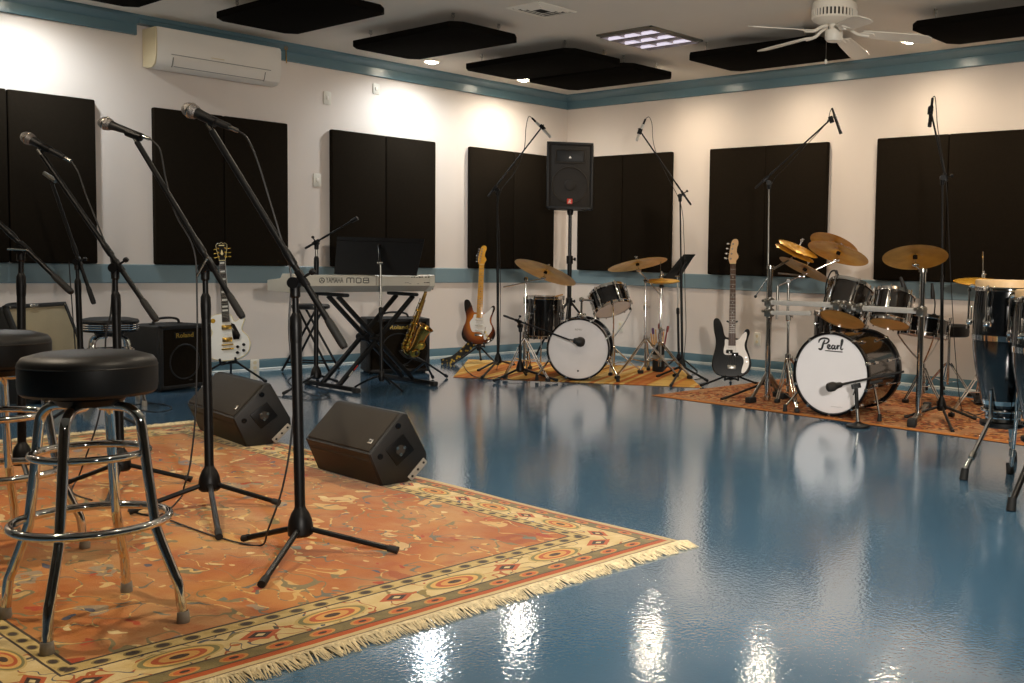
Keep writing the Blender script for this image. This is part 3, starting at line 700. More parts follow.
def vocal_mic(label, ball, tail, con=True):
    ball, tail = V(ball), V(tail); d = (ball-tail).normalized()
    t = thing('microphone', label, 'microphone', tail, 'handheld vocal microphones')
    L = (ball-tail).length; c0 = .028 if con else 0
    if con: MB().lathe([(0, 0), (.0065, 0), (.0075, .004), (.0075, c0+.004)], tail, d, 12).build('plug', 'silver', t)
    q = tail+d*c0; L2 = L-c0-.050
    MB().lathe([(0, 0), (.0105, .002), (.0115, .01), (.0125, L2*.4), (.016, L2*.85), (.0185, L2*.97), (.020, L2)], q, d, 18).build('handle', 'plastic', t)
    MB().lathe([(.0195, L2-.002), (.0235, L2+.004), (.0255, L2+.012), (.0262, L2+.019), (.0252, L2+.026), (.0225, L2+.036), (.017, L2+.044), (.009, L2+.0485), (0, L2+.050)], q, d, 22).build('grille', 'mesh', t)
    MB().lathe([(.0258, L2+.0165), (.0272, L2+.018), (.0272, L2+.0225), (.0258, L2+.024)], q, d, 22).build('grille_band', 'silver', t)
def cable(P, label, r=.0032, n=6, group='black microphone cables'):
    P = [V(p) for p in P]; o = MB().tube(cr(P, n), r, 6).build('microphone_cable', 'wire', loc=P[-1]); return tag(o, label, 'cable', group)
ZR = .0115
def scr(pts, q): return [D(x, y, q) for x, y in pts]

# five vocal stands on and behind the rug
def circ(a, b, c):
    (ax, ay), (bx, by), (cx, cy) = [(p[0], p[1]) for p in (a, b, c)]
    d = 2*(ax*(by-cy)+bx*(cy-ay)+cx*(ay-by))
    return V((((ax*ax+ay*ay)*(by-cy)+(bx*bx+by*by)*(cy-ay)+(cx*cx+cy*cy)*(ay-by))/d, ((ax*ax+ay*ay)*(cx-bx)+(bx*bx+by*by)*(ax-cx)+(cx*cx+cy*cy)*(bx-ax))/d, 0))
f1 = [G(262, 588, ZR), G(244, 542, ZR), G(397, 554, ZR)]
B1 = V((5.50, -6.01, 0))
B1 = V((G(301, 553, ZR).x, G(301, 553, ZR).y, 0))
q = B1
s1 = stand('tallest vocal microphone stand, nearest to camera on the rug, boom rising to the left', B1, D(295, 283, q), D(212, 131, q), D(345, 348, q), f1, ZR)
vocal_mic('highest of the handheld vocal microphones, silver grille, tip under the air conditioner', D(183, 107, q), D(238, 131, q))
mic_clip_part(s1, D(210, 127, q), D(208, 119, q), D(183, 107, q)-D(238, 131, q))
cable(scr([(238, 131), (247, 138), (257, 160), (268, 195), (280, 235), (291, 275), (289, 330), (294, 390), (291, 440), (282, 490), (268, 530)], q)+[G(262, 545, ZR+.004), G(240, 543, ZR+.004), G(205, 533, ZR+.004), G(170, 520, ZR+.004)], 'black cable hanging from the highest vocal microphone down its stand')
f2 = [G(279, 506, ZR), G(219, 540, ZR), G(130, 515, ZR)]
B2 = V((G(210, 505, ZR).x, G(210, 505, ZR).y, 0)); q = B2
s2 = stand('vocal microphone stand at the left of the nearest one, base just behind the nearest stool', B2, D(205, 268, q), D(137, 142, q), D(243, 318, q), f2, ZR, tbar=(D(211, 262, q)-D(201, 280, q)))
vocal_mic('handheld vocal microphone in front of the gap between left wall panels', D(99, 121, q), D(150, 139, q))
mic_clip_part(s2, D(139, 146, q), D(134, 135, q), D(99, 121, q)-D(150, 139, q))
cable(scr([(150, 139), (160, 150), (166, 180), (176, 215), (194, 250), (197, 300), (197, 360), (195, 420), (190, 465), (184, 487)], q)+[G(181, 497, ZR+.004), G(160, 515, ZR+.004), G(128, 511, ZR+.004)], 'black cable hanging beside the stand behind the nearest stool')
f3 = [G(191, 482, ZR), G(107, 508, ZR), G(66, 486, ZR)]
B3 = V((G(121, 484, ZR).x, G(121, 484, ZR).y, 0)); q = B3
s3 = stand('vocal microphone stand seen through the legs of the nearest stool', B3, D(115, 268, q), D(42, 155, q), D(157, 321, q), f3, ZR, knob=True)
vocal_mic('handheld vocal microphone in front of the leftmost wall panels, lowest and smallest of three', D(22, 135, q), D(71, 161, q))
mic_clip_part(s3, D(42, 153, q), D(44, 147, q), D(22, 135, q)-D(71, 161, q))
cable(scr([(71, 161), (78, 172), (86, 195), (100, 230), (112, 265), (111, 310), (106, 335), (104, 380), (98, 420), (84, 462)], q)+[G(78, 478, ZR+.004), G(72, 492, ZR+.004), G(92, 500, ZR+.004)], 'black cable looping beside the stand seen through the stool legs')
f4 = [G(137, 426), G(38, 430), G(62, 395)]
B4 = V((G(83, 413).x, G(83, 413).y, 0)); q = B4
s4 = stand('microphone stand beside the low stool with a bare clip on its boom', B4, D(77, 262, q), D(51, 180, q), D(94, 304, q), f4, 0, knob=True)
MB().cyl(D(44, 173, q), D(56, 181, q), .012, .016, 12).build('mic_clip', 'steel', s4)
cable(scr([(69, 262), (71, 290), (73, 318), (75, 345), (77, 380)], q)+[G(79, 404, .005), G(95, 400, .005), G(112, 396, .005)], 'black cable hanging in front of the tan-grilled amplifier')
q = V((3.55, -6.62, 0)); B5 = V((G(22, 478, ZR).x, G(22, 478, ZR).y, 0)); q = B5
s5 = stand('leftmost vocal microphone stand, boom leaving the left frame edge', B5, D(21, 250, q), D(-58, 168, q), D(72, 293, q), fan3(B5, .30, 1.9), ZR, tbar=(D(18, 252, q)-D(37, 253, q)))

# ------------------------------------------------------------------ floor monitors
def wedge(label, p6, ang, L=.48, k=1.0):
    ax = V((math.cos(ang), math.sin(ang), 0)); y = V((-ax.y, ax.x, 0)); z = V((0, 0, 1)); o = V((p6[0], p6[1], 0))
    z0 = ZR
    t = thing('floor_monitor', label, 'monitor speaker', o+V((0, 0, z0)), 'black wedge monitors at the rug edge')
    sec = [(0, 0), (-.062, .150), (.098, .318), (.122, .316), (.222, .128), (.226, .088), (.128, 0)]
    sec = [(a*k, b*k+z0) for a, b in sec]
    Q = M(((y.x, z.x, ax.x, o.x), (y.y, z.y, ax.y, o.y), (y.z, z.z, ax.z, o.z), (0, 0, 0, 1)))
    MB().prism(sec, -L+.012, -.012, Q, bev=.008, seg=3).build('cabinet', 'plastic', t)
    cy = sum(p[0] for p in sec)/7; cz = sum(p[1] for p in sec)/7
    for a, b in ((-.012, 0), (-L, -L+.012)):
        MB().prism([(cy+(p[0]-cy)*.985, max(z0, cz+(p[1]-cz)*.985)) for p in sec], a, b, Q, bev=.006).build('end_panel', 'plastic', t)
    # grille on the sloping baffle
    a = V((sec[1][0], sec[1][1], 0)); b = V((sec[2][0], sec[2][1], 0)); e = (b-a); n2 = V((-e.y, e.x, 0)).normalized()
    def pt(u, w, off): p = a+e*u+n2*off; return Q @ V((p.x, p.y, -L*w))
    xd = ax; yd = (pt(1, 0, 0)-pt(0, 0, 0)); H = yd.length; yd.normalize(); nd = xd.cross(yd)
    mid = pt(.5, .5, .003); R = M((xd, yd, nd)).transposed()
    MB().box(mid, (L-.035, H-.022, .012), R, bev=.006).build('grille', 'grille', t)
    bp = pt(.25, .085, .010); bd = MB().box(bp, (.034, .024, .004), R, bev=.001).build('badge', 'silver', t)
    text_mesh('JBL', .014, M.Translation(bp+nd*.0022) @ R.to_4x4(), .0004, .0003).build('badge_lettering', 'blackprint', bd)
    # port slot on the front, jack plate, screws and foot strip on the end panel
    f0 = Q @ V((sec[1][0]*.72, sec[1][1]*.80, -L*.5))
    fd = (Q @ V((sec[1][0], sec[1][1], 0)) - Q @ V((sec[0][0], sec[0][1], 0))).normalized(); fn = xd.cross(fd)
    if fn.dot(FT) < 0: fn = -fn
    R2 = M((xd, fd, xd.cross(fd))).transposed()
    MB().box(f0, (L-.05, .02, .008), R2, bev=.003).build('front_lip', 'grille', t)
    jp = Q @ V((.085*k, .165*k, .001)); R3 = M((y, z, ax)).transposed() @ M.Rotation(.62, 3, 'Z')
    j = MB().box(jp, (.105, .095, .006), R3, bev=.004).build('jack_plate', 'black', t)
    MB().cyl(jp+ax*.002, jp+ax*.006, .022, seg=16).build('jack_recess', 'dark_gap', j)
    for k2 in range(3):
        a_ = 2*PI*k2/3+.5; w = jp+ax*.006+y*(.019*math.cos(a_))+z*(.019*math.sin(a_))
        MB().cyl(w, w+ax*.003, .0075, seg=10).build('jack', 'silver', j)
    for yy, zz in ((.075, .262), (-.012, .135)):
        w = Q @ V((yy*k, zz*k+z0, 0)); MB().cyl(w-ax*.001, w+ax*.003, .013, seg=14).build('end_screw', 'black_gloss', t)
    a2 = Q @ V((sec[5][0]-.012, sec[5][1]+.004, .002)); b2 = Q @ V((sec[6][0]+.004, sec[6][1]+.014, .002))
    fs = MB().obox(a2, b2, .006, .030, y, .002).build('foot_strip', 'greyrubber', t)
    for w in (.15, .5, .85):
        p = ivl(a2, b2, w); MB().cyl(p+ax*.001, p+ax*.005, .0055, seg=8).build('strip_screw', 'black', fs)
    return t
wedge('black wedge floor monitor at the rug edge, nearer of two, fully visible', (4.79, -5.268), -.02, .55, .97)
wedge('black wedge floor monitor farther away, partly behind a microphone stand pole', (3.50, -5.225), -.10, .69, 1.0)

# ------------------------------------------------------------------ guitar amplifiers
def amp(name, label, o, ang, w, d, h, tilt=0.0, style='roland', mk='Roland'):
    """o: centre of the front bottom edge, front faces direction ang"""
    n = V((math.cos(ang), math.sin(ang), 0)); r = V((-n.y, n.x, 0)); z = V((0, 0, 1))
    t = thing(name, label, 'amplifier', o, None); o = V((o[0], o[1], 0))
    nn = (n*math.cos(tilt)+z*math.sin(tilt)); zz = (z*math.cos(tilt)-n*math.sin(tilt)); RR = M((r, zz, nn)).transposed(); o2 = o + z*(.012 if not tilt else .03)
    def P(u, v, k): return o2 + r*u + zz*v + nn*k
    fr = .028
    b = MB().box(P(0, h/2, -d/2-.012), (w, h, d-.02), RR, bev=.012, seg=3); b.build('cabinet', 'tolex', t)
    b = MB()
    for u, v, sw, sh_ in ((0, fr/2, w, fr), (0, h-fr/2, w, fr), (-w/2+fr/2, h/2, fr, h), (w/2-fr/2, h/2, fr, h)): b.box(P(u, v, -.006), (sw, sh_, .026), RR, bev=.006)
    b.build('front_frame', 'tolex', t)
    gm = 'tan_grille' if style == 'fender' else 'black'
    g = MB().box(P(0, h/2, -.006), (w-2*fr+.004, h-2*fr+.004, .012), RR, bev=.002).build('grille', 'fabric' if style != 'fender' else 'tan_grille', t)
    if style == 'fender':
        q = P(-w*.06, h-fr*.62, .008)
        MB().box(q, (.085, .020, .005), RR, bev=.002).build('name_badge', 'silver', t)
        text_mesh('Fender', .02, M.Translation(q+nn*.003) @ RR.to_4x4(), .0005, .0003, .3).build('badge_lettering', 'greyprint', t)
        for u in (-w/2+.03, w/2-.03): MB().cyl(P(u, h-.02, .004), P(u, h-.02, .011), .007, seg=10).build('corner_screw', 'silver', t)
    else:
        MB().torus(P(0, h*.42, .001), nn, min(w, h)*.30, .006, 40, 6).build('speaker_ring', 'tolex', t)
        MB().lathe([(min(w, h)*.27, 0), (min(w, h)*.10, -.004), (.04, -.002), (0, .003)], P(0, h*.42, .002), nn, 32).build('speaker_cone', 'fabric', t)
        q = P(0, h-.075, .002); pl = MB().box(q, (.17, .045, .005), RR, bev=.001).build('name_plate', 'black', t)
        text_mesh(mk, .045, M.Translation(q+nn*.003) @ RR.to_4x4(), .0006, .0008, 0, 1.0, .145).build('plate_lettering', 'goldprint', pl)
        text_mesh('BASS', .014, M.Translation(P(w*.12, .055, .003)) @ RR.to_4x4(), .0004).build('small_mark', 'greyprint', t)
    b = MB().tube(cr([P(-.11, h+.002, -d*.5), P(-.095, h+.03, -d*.5), P(-.04, h+.043, -d*.5), P(.04, h+.043, -d*.5), P(.095, h+.03, -d*.5), P(.11, h+.002, -d*.5)], 5), .009, 8)
    for s in (-1, 1): b.box(P(s*.115, h+.003, -d*.5), (.03, .008, .028), RR, bev=.002)
    b.build('carry_handle', 'rubber', t)
    if not tilt:
        for s in (-1, 1):
            for e in (-.05, -d+.03): MB().cyl(o+r*(s*(w/2-.04))+n*e, o+r*(s*(w/2-.04))+n*e+z*.014, .016, seg=12).build('foot', 'rubber', t)
    else:
        for s in (-1, 1):
            a = P(s*(w/2+.004), h*.55, -d*.45); e = V((a.x, a.y, .006))-n*.16; MB().obox(a, e, .006, .020, r, .002).build('tilt_leg', 'steel', t)
            MB().cyl(V((P(s*(w/2-.04), 0, -.02).x, P(s*(w/2-.04), 0, -.02).y, 0)), P(s*(w/2-.04), .004, -.02), .012, seg=10).build('foot', 'rubber', t)
    return t
a = G(162, 392.5); b_ = G(205, 387); d_ = (b_-a).normalized()
na = math.atan2(-d_.x, d_.y)
amp('keyboard_amplifier', 'black amplifier with gold lettering between low stool and white guitar', a+d_*.19, na, .41, .34, .455)
amp('keyboard_amplifier', 'black amplifier with gold lettering under the keyboard behind the saxophone', V((1.0, -2.735, 0)), math.radians(-22), .51, .34, .455)
amp('guitar_amplifier', 'tilted-back guitar amplifier with tan grille cloth at far left', V((.965, -5.155, 0)), math.radians(38), .58, .27, .64, .36, 'fender')
# ------------------------------------------------------------------ guitars on stands
def orient(bot, top, depth_pt, lean, face=None):
    """frame of a standing guitar: y runs up the neck, z out of the front"""
    p0 = D(bot[0], bot[1], depth_pt); p1 = D(top[0], top[1], depth_pt)
    n = V((CAM.x-p0.x, CAM.y-p0.y, 0)).normalized() if face is None else V(face).normalized()
    L = (p1-p0).length; y = (p1-p0).normalized()
    y = (y*math.cos(lean) - n*math.sin(lean)).normalized(); z = n - y*n.dot(y); z.normalize(); x = y.cross(z)
    return M((x, y, z)).transposed(), p0, L/math.cos(lean)
def guitar_stand(label, base, feet, yoke, R, p0, neck=None, arms=.055, lz=.16):
    base = V((base[0], base[1], 0)); t = thing('guitar_stand', label, 'guitar stand', base, 'black guitar stands')
    z = V((0, 0, 1)); x = R @ V((1, 0, 0)); n = R @ V((0, 0, 1)); yk = V(yoke); top = V((base.x, base.y, yk.z-.01))
    MB().cyl(base+z*lz, top, .011, seg=12).build('post', 'black', t)
    MB().lathe([(.012, lz-.04), (.02, lz-.035), (.022, lz), (.02, lz+.02), (.012, lz+.025)], base, z, 14).build('collar', 'black', t)
    for f in feet:
        f = V((f[0], f[1], 0)); d = (f-base).normalized()
        l = MB().tube([base+z*lz+d*.015, ivl(base+z*lz, f+z*.012, .5), f+z*.012], .0085, 8).build('leg', 'black', t)
        e = ivl(base+z*lz, f+z*.012, .93); MB().cyl(e, f+z*.013, .012, seg=10).build('rubber_foot', 'rubber', l)
    b = MB()
    for s in (-1, 1): b.tube(cr([top, top+x*s*arms*.6+n*.01, top+x*s*arms+n*.03-z*.01, top+x*s*arms+n*.085-z*.012, top+x*s*arms+n*.11+z*.02], 4), .0085, 8)
    b.build('cradle', 'rubber', t)
    if neck is not None:
        nk = V(neck); m = nk - n*.055
        MB().cyl(top, m-z*.01, .0075, seg=10).build('neck_post', 'black', t)
        b = MB()
        b.tube(cr([m-z*.01, m+n*.015, m+n*.03], 3), .008, 8)
        for s in (-1, 1): b.tube(cr([m+n*.012, m+x*s*.03+n*.02, m+x*s*.042+n*.05], 4), .0075, 8)
        b.build('neck_yoke', 'rubber', t)
    return t
def neck_parts(t, y0, yn, y1, w0, w1, zf, fm, dots=True, blocks=False, frets=21, binding=None, nm=None, nb=4):
    """fingerboard and neck from body joint y0 to nut yn"""
    out = [(-w0/2, y0), (w0/2, y0), (w1/2, yn), (-w1/2, yn)]
    b = MB().prism(out, zf-.024, zf-.004, bev=.005)
    b.build('neck', nm or fm, t, local=True)
    f = MB().prism(out, zf-.0045, zf, bev=.001).build('fingerboard', fm, t, local=True)
    sc = (yn-(y0-.17)); b = MB()
    for k in range(1, frets+1):
        y = yn-(yn-(y0-.16))*(1-2**(-k/12))*1.0
        if y > y0: w = w1+(w0-w1)*(yn-y)/(yn-y0); b.box((0, y, zf+.0004), (w*.98, .0022, .0014))
    b.build('frets', 'silver', f, local=True)
    b = MB()
    for k in (3, 5, 7, 9, 12, 15, 17) if not blocks else (1, 3, 5, 7, 9, 12, 15, 17):
        S = (yn-(y0-.16)); y = yn-S*(1-2**(-(k-.5)/12))
        if y > y0+.008:
            w = w1+(w0-w1)*(yn-y)/(yn-y0)
            if blocks: b.box((0, y, zf+.0005), (w*.72, .013, .001))
            else: b.cyl((0, y, zf), (0, y, zf+.0008), .0035, seg=10)
    b.build('inlays', 'whiteprint' if fm != 'maple' else 'blackprint', f, local=True)
    MB().box((0, yn+.002, zf-.001), (w1, .005, .009)).build('nut', 'cream_binding', t, local=True)
def tuners(t, pts, zc, m='silver', r=.007):
    for x, y, dx, dy in pts:
        b = MB().cyl((x, y, zc-.004), (x, y, zc+.013), .0042, seg=10)
        e = V((x+dx, y+dy, zc-.014)); b.cyl((x, y, zc-.014), e, .003, seg=8); b.ball(e, r, (1.2, .8, .5), u=10, v=6); b.lathe([(.0075, 0), (.0075, .003), (.0045, .004)], (x, y, zc), (0, 0, 1), 10)
        b.build('tuner', m, t, local=True)
def strings(t, n, y0, y1, w0, w1, z0, z1, r=.0005):
    b = MB()
    for k in range(n):
        u = (k/(n-1)-.5); b.cyl((u*w0, y0, z0), (u*w1, y1, z1), r, seg=5, cap=False)
    b.build('strings', 'steel', t, local=True)

# ---- white single-cutaway guitar with gold hardware
q = G(230, 380); R, p0, L = orient((229.5, 361), (217, 239), q, .16, V((.80, -.60, 0))); k = L/1.0
t = thing('electric_guitar', 'white single-cutaway electric guitar with gold hardware on a stand by left wall', 'guitar', p0, 'guitars on stands', R)
body = [(0, 0), (.085, .012), (.145, .055), (.165, .12), (.152, .185), (.118, .228), (.112, .262), (.128, .305), (.135, .335), (.118, .348), (.094, .335), (.070, .318), (.052, .330), (.036, .372), (.0, .385), (-.04, .388), (-.10, .378), (-.128, .335), (-.124, .285), (-.108, .240), (-.128, .195), (-.158, .14), (-.163, .085), (-.13, .035), (-.07, .006)]
out = cr([(x*k, y*k, 0) for x, y in body], 5, True)
MB().prism(out, -.022, .022, bev=.007, seg=3).build('body', 'lpwhite', t, local=True)
b = MB().tube([V((p.x*.988, (p.y-.19)*.988+.19, .0185)) for p in out], .0035, 6, True); b.build('binding', 'cream_binding', t, local=True)
ys = .372*k; yn = .825*k
neck_parts(t, .315*k, yn, 0, .056, .043, .034, 'ebony', blocks=True, nm='lpwhite')
hs = [(-.022, yn), (.022, yn), (.030, yn+.05), (.040, yn+.10), (.042, yn+.135), (.026, yn+.150), (.012, yn+.146), (0, yn+.158), (-.012, yn+.146), (-.026, yn+.150), (-.042, yn+.135), (-.040, yn+.10), (-.030, yn+.05)]
h = MB().prism(hs, .008, .022, bev=.002).build('headstock', 'bassblack', t, local=True)
b = MB().tube([(x*.95, yn+.08+(y-yn-.08)*.95, .0222) for x, y in hs], .0016, 5, True)
b.prism([(0, yn+.045), (.010, yn+.06), (0, yn+.095), (-.010, yn+.06)], .022, .0232); b.prism([(-.02, yn+.125), (.02, yn+.122), (.02, yn+.130), (-.02, yn+.133)], .022, .0232)
b.build('head_inlay', 'cream_binding', h, local=True)
tuners(t, [(s*.025, yn+.035+.034*j, s*.030, .0) for s in (-1, 1) for j in range(3)], .022, 'gold')
for y in (.272, .17):
    MB().box((0, y*k, .027), (.072*k, .038*k, .012), bev=.004).build('pickup', 'gold', t, local=True)
b = MB().box((0, .128*k, .030), (.078*k, .012, .008), bev=.003)
for s in (-1, 1): b.cyl((s*.037*k, .128*k, .02), (s*.037*k, .128*k, .036), .006, seg=10)
b.build('bridge', 'gold', t, local=True)
b = MB().box((0, .094*k, .030), (.092*k, .014, .012), bev=.005); b.build('tailpiece', 'gold', t, local=True)
MB().prism([(.036*k, .305*k), (.062*k, .29*k), (.098*k, .20*k), (.088*k, .165*k), (.045*k, .165*k), (.040*k, .20*k)], .027, .031, bev=.001).build('pickguard', 'bassblack', t, local=True)
for x, y in ((.072, .105), (.118, .118), (.068, .058), (.114, .072)):
    MB().lathe([(0, .014), (.009, .014), (.011, .011), (.0125, 0)], (x*k, y*k, .021), (0, 0, 1), 14).build('control_knob', 'bassblack', t, local=True)
MB().lathe([(0, .004), (.017, .004), (.019, 0)], (-.098*k, .335*k, .021), (0, 0, 1), 18).build('switch_ring', 'gold', t, local=True)
strings(t, 6, .09*k, yn, .052, .034, .037, .036)
n = R @ V((0, 0, 1))
bs = V((p0.x, p0.y, 0))+V((-n.x, -n.y, 0))*.05; yk = p0+V((0, 0, .0))-n*.045
nk = p0 + (R @ V((0, .60*k, 0))) - n*.0
guitar_stand('black tripod stand holding the white guitar', bs, [G(266, 383), G(186, 384), bs+V((-.22, .1, 0))], yk, R, p0, neck=None)

# ---- offset double-cutaway bodies
def offset_body(kx=1.0, ky=1.0, bass=False):
    if not bass: B = [(0, 0), (.07, .008), (.135, .045), (.158, .105), (.140, .165), (.118, .21), (.116, .25), (.130, .295), (.146, .338), (.142, .364), (.118, .366), (.085, .322), (.057, .292), (.035, .296), (-.03, .300), (-.052, .303), (-.064, .322), (-.080, .368), (-.104, .410), (-.134, .420), (-.153, .398), (-.148, .335), (-.130, .265), (-.132, .21), (-.155, .15), (-.165, .085), (-.135, .03), (-.07, .004)]
    else: B = [(0, 0), (.08, .006), (.145, .045), (.165, .105), (.150, .17), (.130, .225), (.128, .265), (.140, .31), (.150, .345), (.140, .370), (.112, .366), (.085, .325), (.058, .298), (.035, .30), (-.03, .304), (-.054, .310), (-.068, .335), (-.082, .39), (-.108, .44), (-.140, .452), (-.160, .425), (-.154, .355), (-.138, .285), (-.142, .225), (-.160, .155), (-.168, .085), (-.135, .028), (-.07, .003)]
    return cr([(x*kx, y*ky, 0) for x, y in B], 5, True)
# ---- sunburst guitar
q = G(480, 364); R, p0, L = orient((478.5, 344.5), (481.5, 246), q, .14, V((.74, -.67, 0))); k = L/.985
t = thing('electric_guitar', 'sunburst double-cutaway electric guitar with white pickguard and maple neck', 'guitar', p0, 'guitars on stands', R)
MB().prism(offset_body(k, 1.06*k), -.021, .021, bev=.008, seg=3).build('body', 'sunburst', t, local=True)
pg = [(-.018, .285), (.05, .290), (.082, .318), (.112, .352), (.128, .345), (.116, .295), (.100, .25), (.104, .205), (.124, .165), (.118, .125), (.085, .075), (.07, .045), (.052, .052), (.04, .095), (.0, .115), (-.055, .115), (-.075, .14), (-.088, .185), (-.088, .215), (-.062, .25), (-.052, .282)]
MB().prism(cr([(x*k, y*1.05*k, 0) for x, y in pg], 4, True), .0205, .0235, bev=.0008).build('pickguard', 'pickwhite', t, local=True)
yn = .80*k
neck_parts(t, .262*k, yn, 0, .056, .043, .031, 'maple')
hs = [(-.022, yn), (.021, yn), (.026, yn+.02), (.040, yn+.045), (.036, yn+.065), (.024, yn+.085), (.028, yn+.12), (.038, yn+.15), (.034, yn+.178), (.012, yn+.186), (-.008, yn+.172), (-.020, yn+.14), (-.030, yn+.09), (-.036, yn+.05), (-.032, yn+.02)]
MB().prism(cr([(x, y, 0) for x, y in hs], 3, True), .006, .020, bev=.002).build('headstock', 'maple', t, local=True)
tuners(t, [(-.020+.0035*j, yn+.030+.024*j, -.030, .004) for j in range(6)], .020, 'silver')
for y, a in ((.245, 0), (.19, 0), (.135, -.17)):
    MB().box((0, y*k, .0265), (.078*k, .017*k, .008), M.Rotation(a, 3, 'Z'), bev=.004).build('pickup', 'whiteprint', t, local=True)
b = MB().box((0, .092*k, .026), (.075, .022, .010), bev=.002); b.tube(cr([(.03, .085*k, .03), (.05, .10*k, .045), (.06, .17*k, .05)], 4), .003, 6); b.build('bridge', 'silver', t, local=True)
for x, y in ((.062, .122), (.078, .090), (.094, .060)):
    MB().lathe([(0, .013), (.008, .013), (.011, .003), (.012, 0)], (x*k, y*k, .023), (0, 0, 1), 14).build('control_knob', 'cream_binding', t, local=True)
MB().prism([(.075*k, .025*k), (.10*k, .048*k), (.112*k, .045*k), (.09*k, .018*k)], .0205, .024, bev=.001).build('jack_plate', 'silver', t, local=True)
strings(t, 6, .09*k, yn, .052, .034, .034, .032)
n = R @ V((0, 0, 1)); bs = V((p0.x, p0.y, 0))-V((n.x, n.y, 0))*.05
guitar_stand('black tripod stand holding the sunburst guitar', bs, [G(452, 366), G(498, 366), bs-V((n.x, n.y, 0))*.22], p0-n*.045, R, p0)
# patterned strap trailing from the sunburst guitar to the floor
a = p0 + (R @ V((-.06, .02, -.03))); g0 = G(449, 364)
P = cr([a, ivl(a, g0, .35)+V((0, 0, -.01)), ivl(a, g0, .75)+V((0, 0, .0)), g0+V((0, 0, .03)), g0+V((-.05, -.05, .012))], 6)
b = MB(); R0 = []
for i, p in enumerate(P):
    d = (P[min(i+1, len(P)-1)]-P[max(i-1, 0)]).normalized(); w = d.cross(n).normalized()*.036; u = w.cross(d).normalized()*.002
    R0.append([b.bm.verts.new(p+w+u), b.bm.verts.new(p-w+u), b.bm.verts.new(p-w-u), b.bm.verts.new(p+w-u)])
for i in range(len(R0)-1): b.skin(R0[i], R0[i+1])
b._f(R0[0][::-1]); b._f(R0[-1])
tag(b.build('guitar_strap', 'strap', loc=P[-1]), 'dark and yellow patterned guitar strap trailing to the floor below the sunburst guitar', 'strap')

# ---- black bass guitar
q = G(732, 384); R, p0, L = orient((731.5, 377.5), (734, 238), q, .13, V((.66, -.75, 0))); k = L/1.165
t = thing('bass_guitar', 'black bass guitar with white pickguard and rosewood fingerboard leaning on a stand', 'bass guitar', p0, 'guitars on stands', R)
MB().prism(offset_body(k*.98, k*1.09, True), -.021, .021, bev=.008, seg=3).build('body', 'bassblack', t, local=True)
pg = [(-.058, .292), (-.02, .285), (.035, .288), (.062, .300), (.088, .332), (.112, .352), (.124, .342), (.120, .300), (.106, .258), (.112, .215), (.136, .165), (.146, .108), (.128, .060), (.10, .034), (.082, .038), (.088, .075), (.10, .115), (.094, .150), (.06, .172), (.0, .172), (-.05, .172), (-.068, .185), (-.070, .215), (-.062, .25)]
MB().prism(cr([(x*.98*k, y*1.08*k, 0) for x, y in pg], 4, True), .0205, .0235, bev=.0008).build('pickguard', 'pickwhite', t, local=True)
yn = .952*k
neck_parts(t, .262*k, yn, 0, .062, .043, .031, 'rosewood', nm='palemaple', frets=20)
hs = [(-.022, yn), (.021, yn), (.027, yn+.03), (.044, yn+.055), (.042, yn+.078), (.030, yn+.10), (.032, yn+.14), (.042, yn+.175), (.036, yn+.208), (.010, yn+.214), (-.012, yn+.196), (-.024, yn+.15), (-.034, yn+.09), (-.040, yn+.05), (-.034, yn+.025)]
MB().prism(cr([(x, y, 0) for x, y in hs], 3, True), .006, .020, bev=.002).build('headstock', 'palemaple', t, local=True)
tuners(t, [(-.020+.006*j, yn+.045+.042*j, -.042, .004) for j in range(4)], .020, 'silver', .012)
for x, y in ((-.022, .213), (.026, .190)): MB().box((x*k, y*k, .028), (.056*k, .030*k, .010), bev=.003).build('pickup', 'bassblack', t, local=True)
MB().box((0, .085*k, .026), (.07, .034, .008), bev=.003).build('bridge', 'steel', t, local=True)
for x, y in ((.115, .165), (.122, .13)): MB().lathe([(0, .016), (.008, .016), (.009, 0)], (x*k, y*k, .023), (0, 0, 1), 14).build('control_knob', 'silver', t, local=True)
strings(t, 4, .07*k, yn, .058, .032, .036, .032, .0008)
n = R @ V((0, 0, 1)); bs = V((p0.x, p0.y, 0))-V((n.x, n.y, 0))*.06
guitar_stand('black tripod stand holding the black bass guitar', bs, [G(701, 387), G(757, 385), bs-V((n.x, n.y, 0))*.16], p0-n*.045+V((0, 0, .0)), R, p0, neck=p0+(R @ V((0, .47*k, 0))), lz=.075)

# ------------------------------------------------------------------ keyboard, its stand and seat
KX, KY0, KY1 = 1.70, -4.02, -2.87; zt = .848
t = thing('keyboard', 'silver synthesizer keyboard on an X stand, its rear panel facing the room', 'keyboard', (KX-.18, (KY0+KY1)/2, .715))
Qk = M(((1, 0, 0, 0), (0, 0, 1, 0), (0, 1, 0, 0), (0, 0, 0, 1)))
sec = [(KX-.37, .725), (KX-.37, .775), (KX-.355, .785), (KX-.20, .79), (KX-.17, .845), (KX-.012, zt), (KX, zt-.008), (KX, .768), (KX-.065, .722)]
MB().prism([(x, z) for x, z in sec], KY0+.045, KY1-.045, Qk, bev=.002).build('body', 'keys', t)
for a, b_ in ((KY0, KY0+.045), (KY1-.045, KY1)):
    MB().prism([(x, z) for x, z in [(KX-.375, .722), (KX-.375, .80), (KX-.19, .818), (KX-.16, .852), (KX-.01, .853), (KX+.003, .845), (KX+.003, .765), (KX-.06, .719)]], a, b_, Qk, bev=.004).build('end_block', 'keys', t)
MB().prism([(KX+.002, .767), (KX-.063, .7205), (KX-.066, .7235), (KX-.001, .770)], KY0+.02, KY1-.02, Qk).build('under_panel', 'keysdark', t)
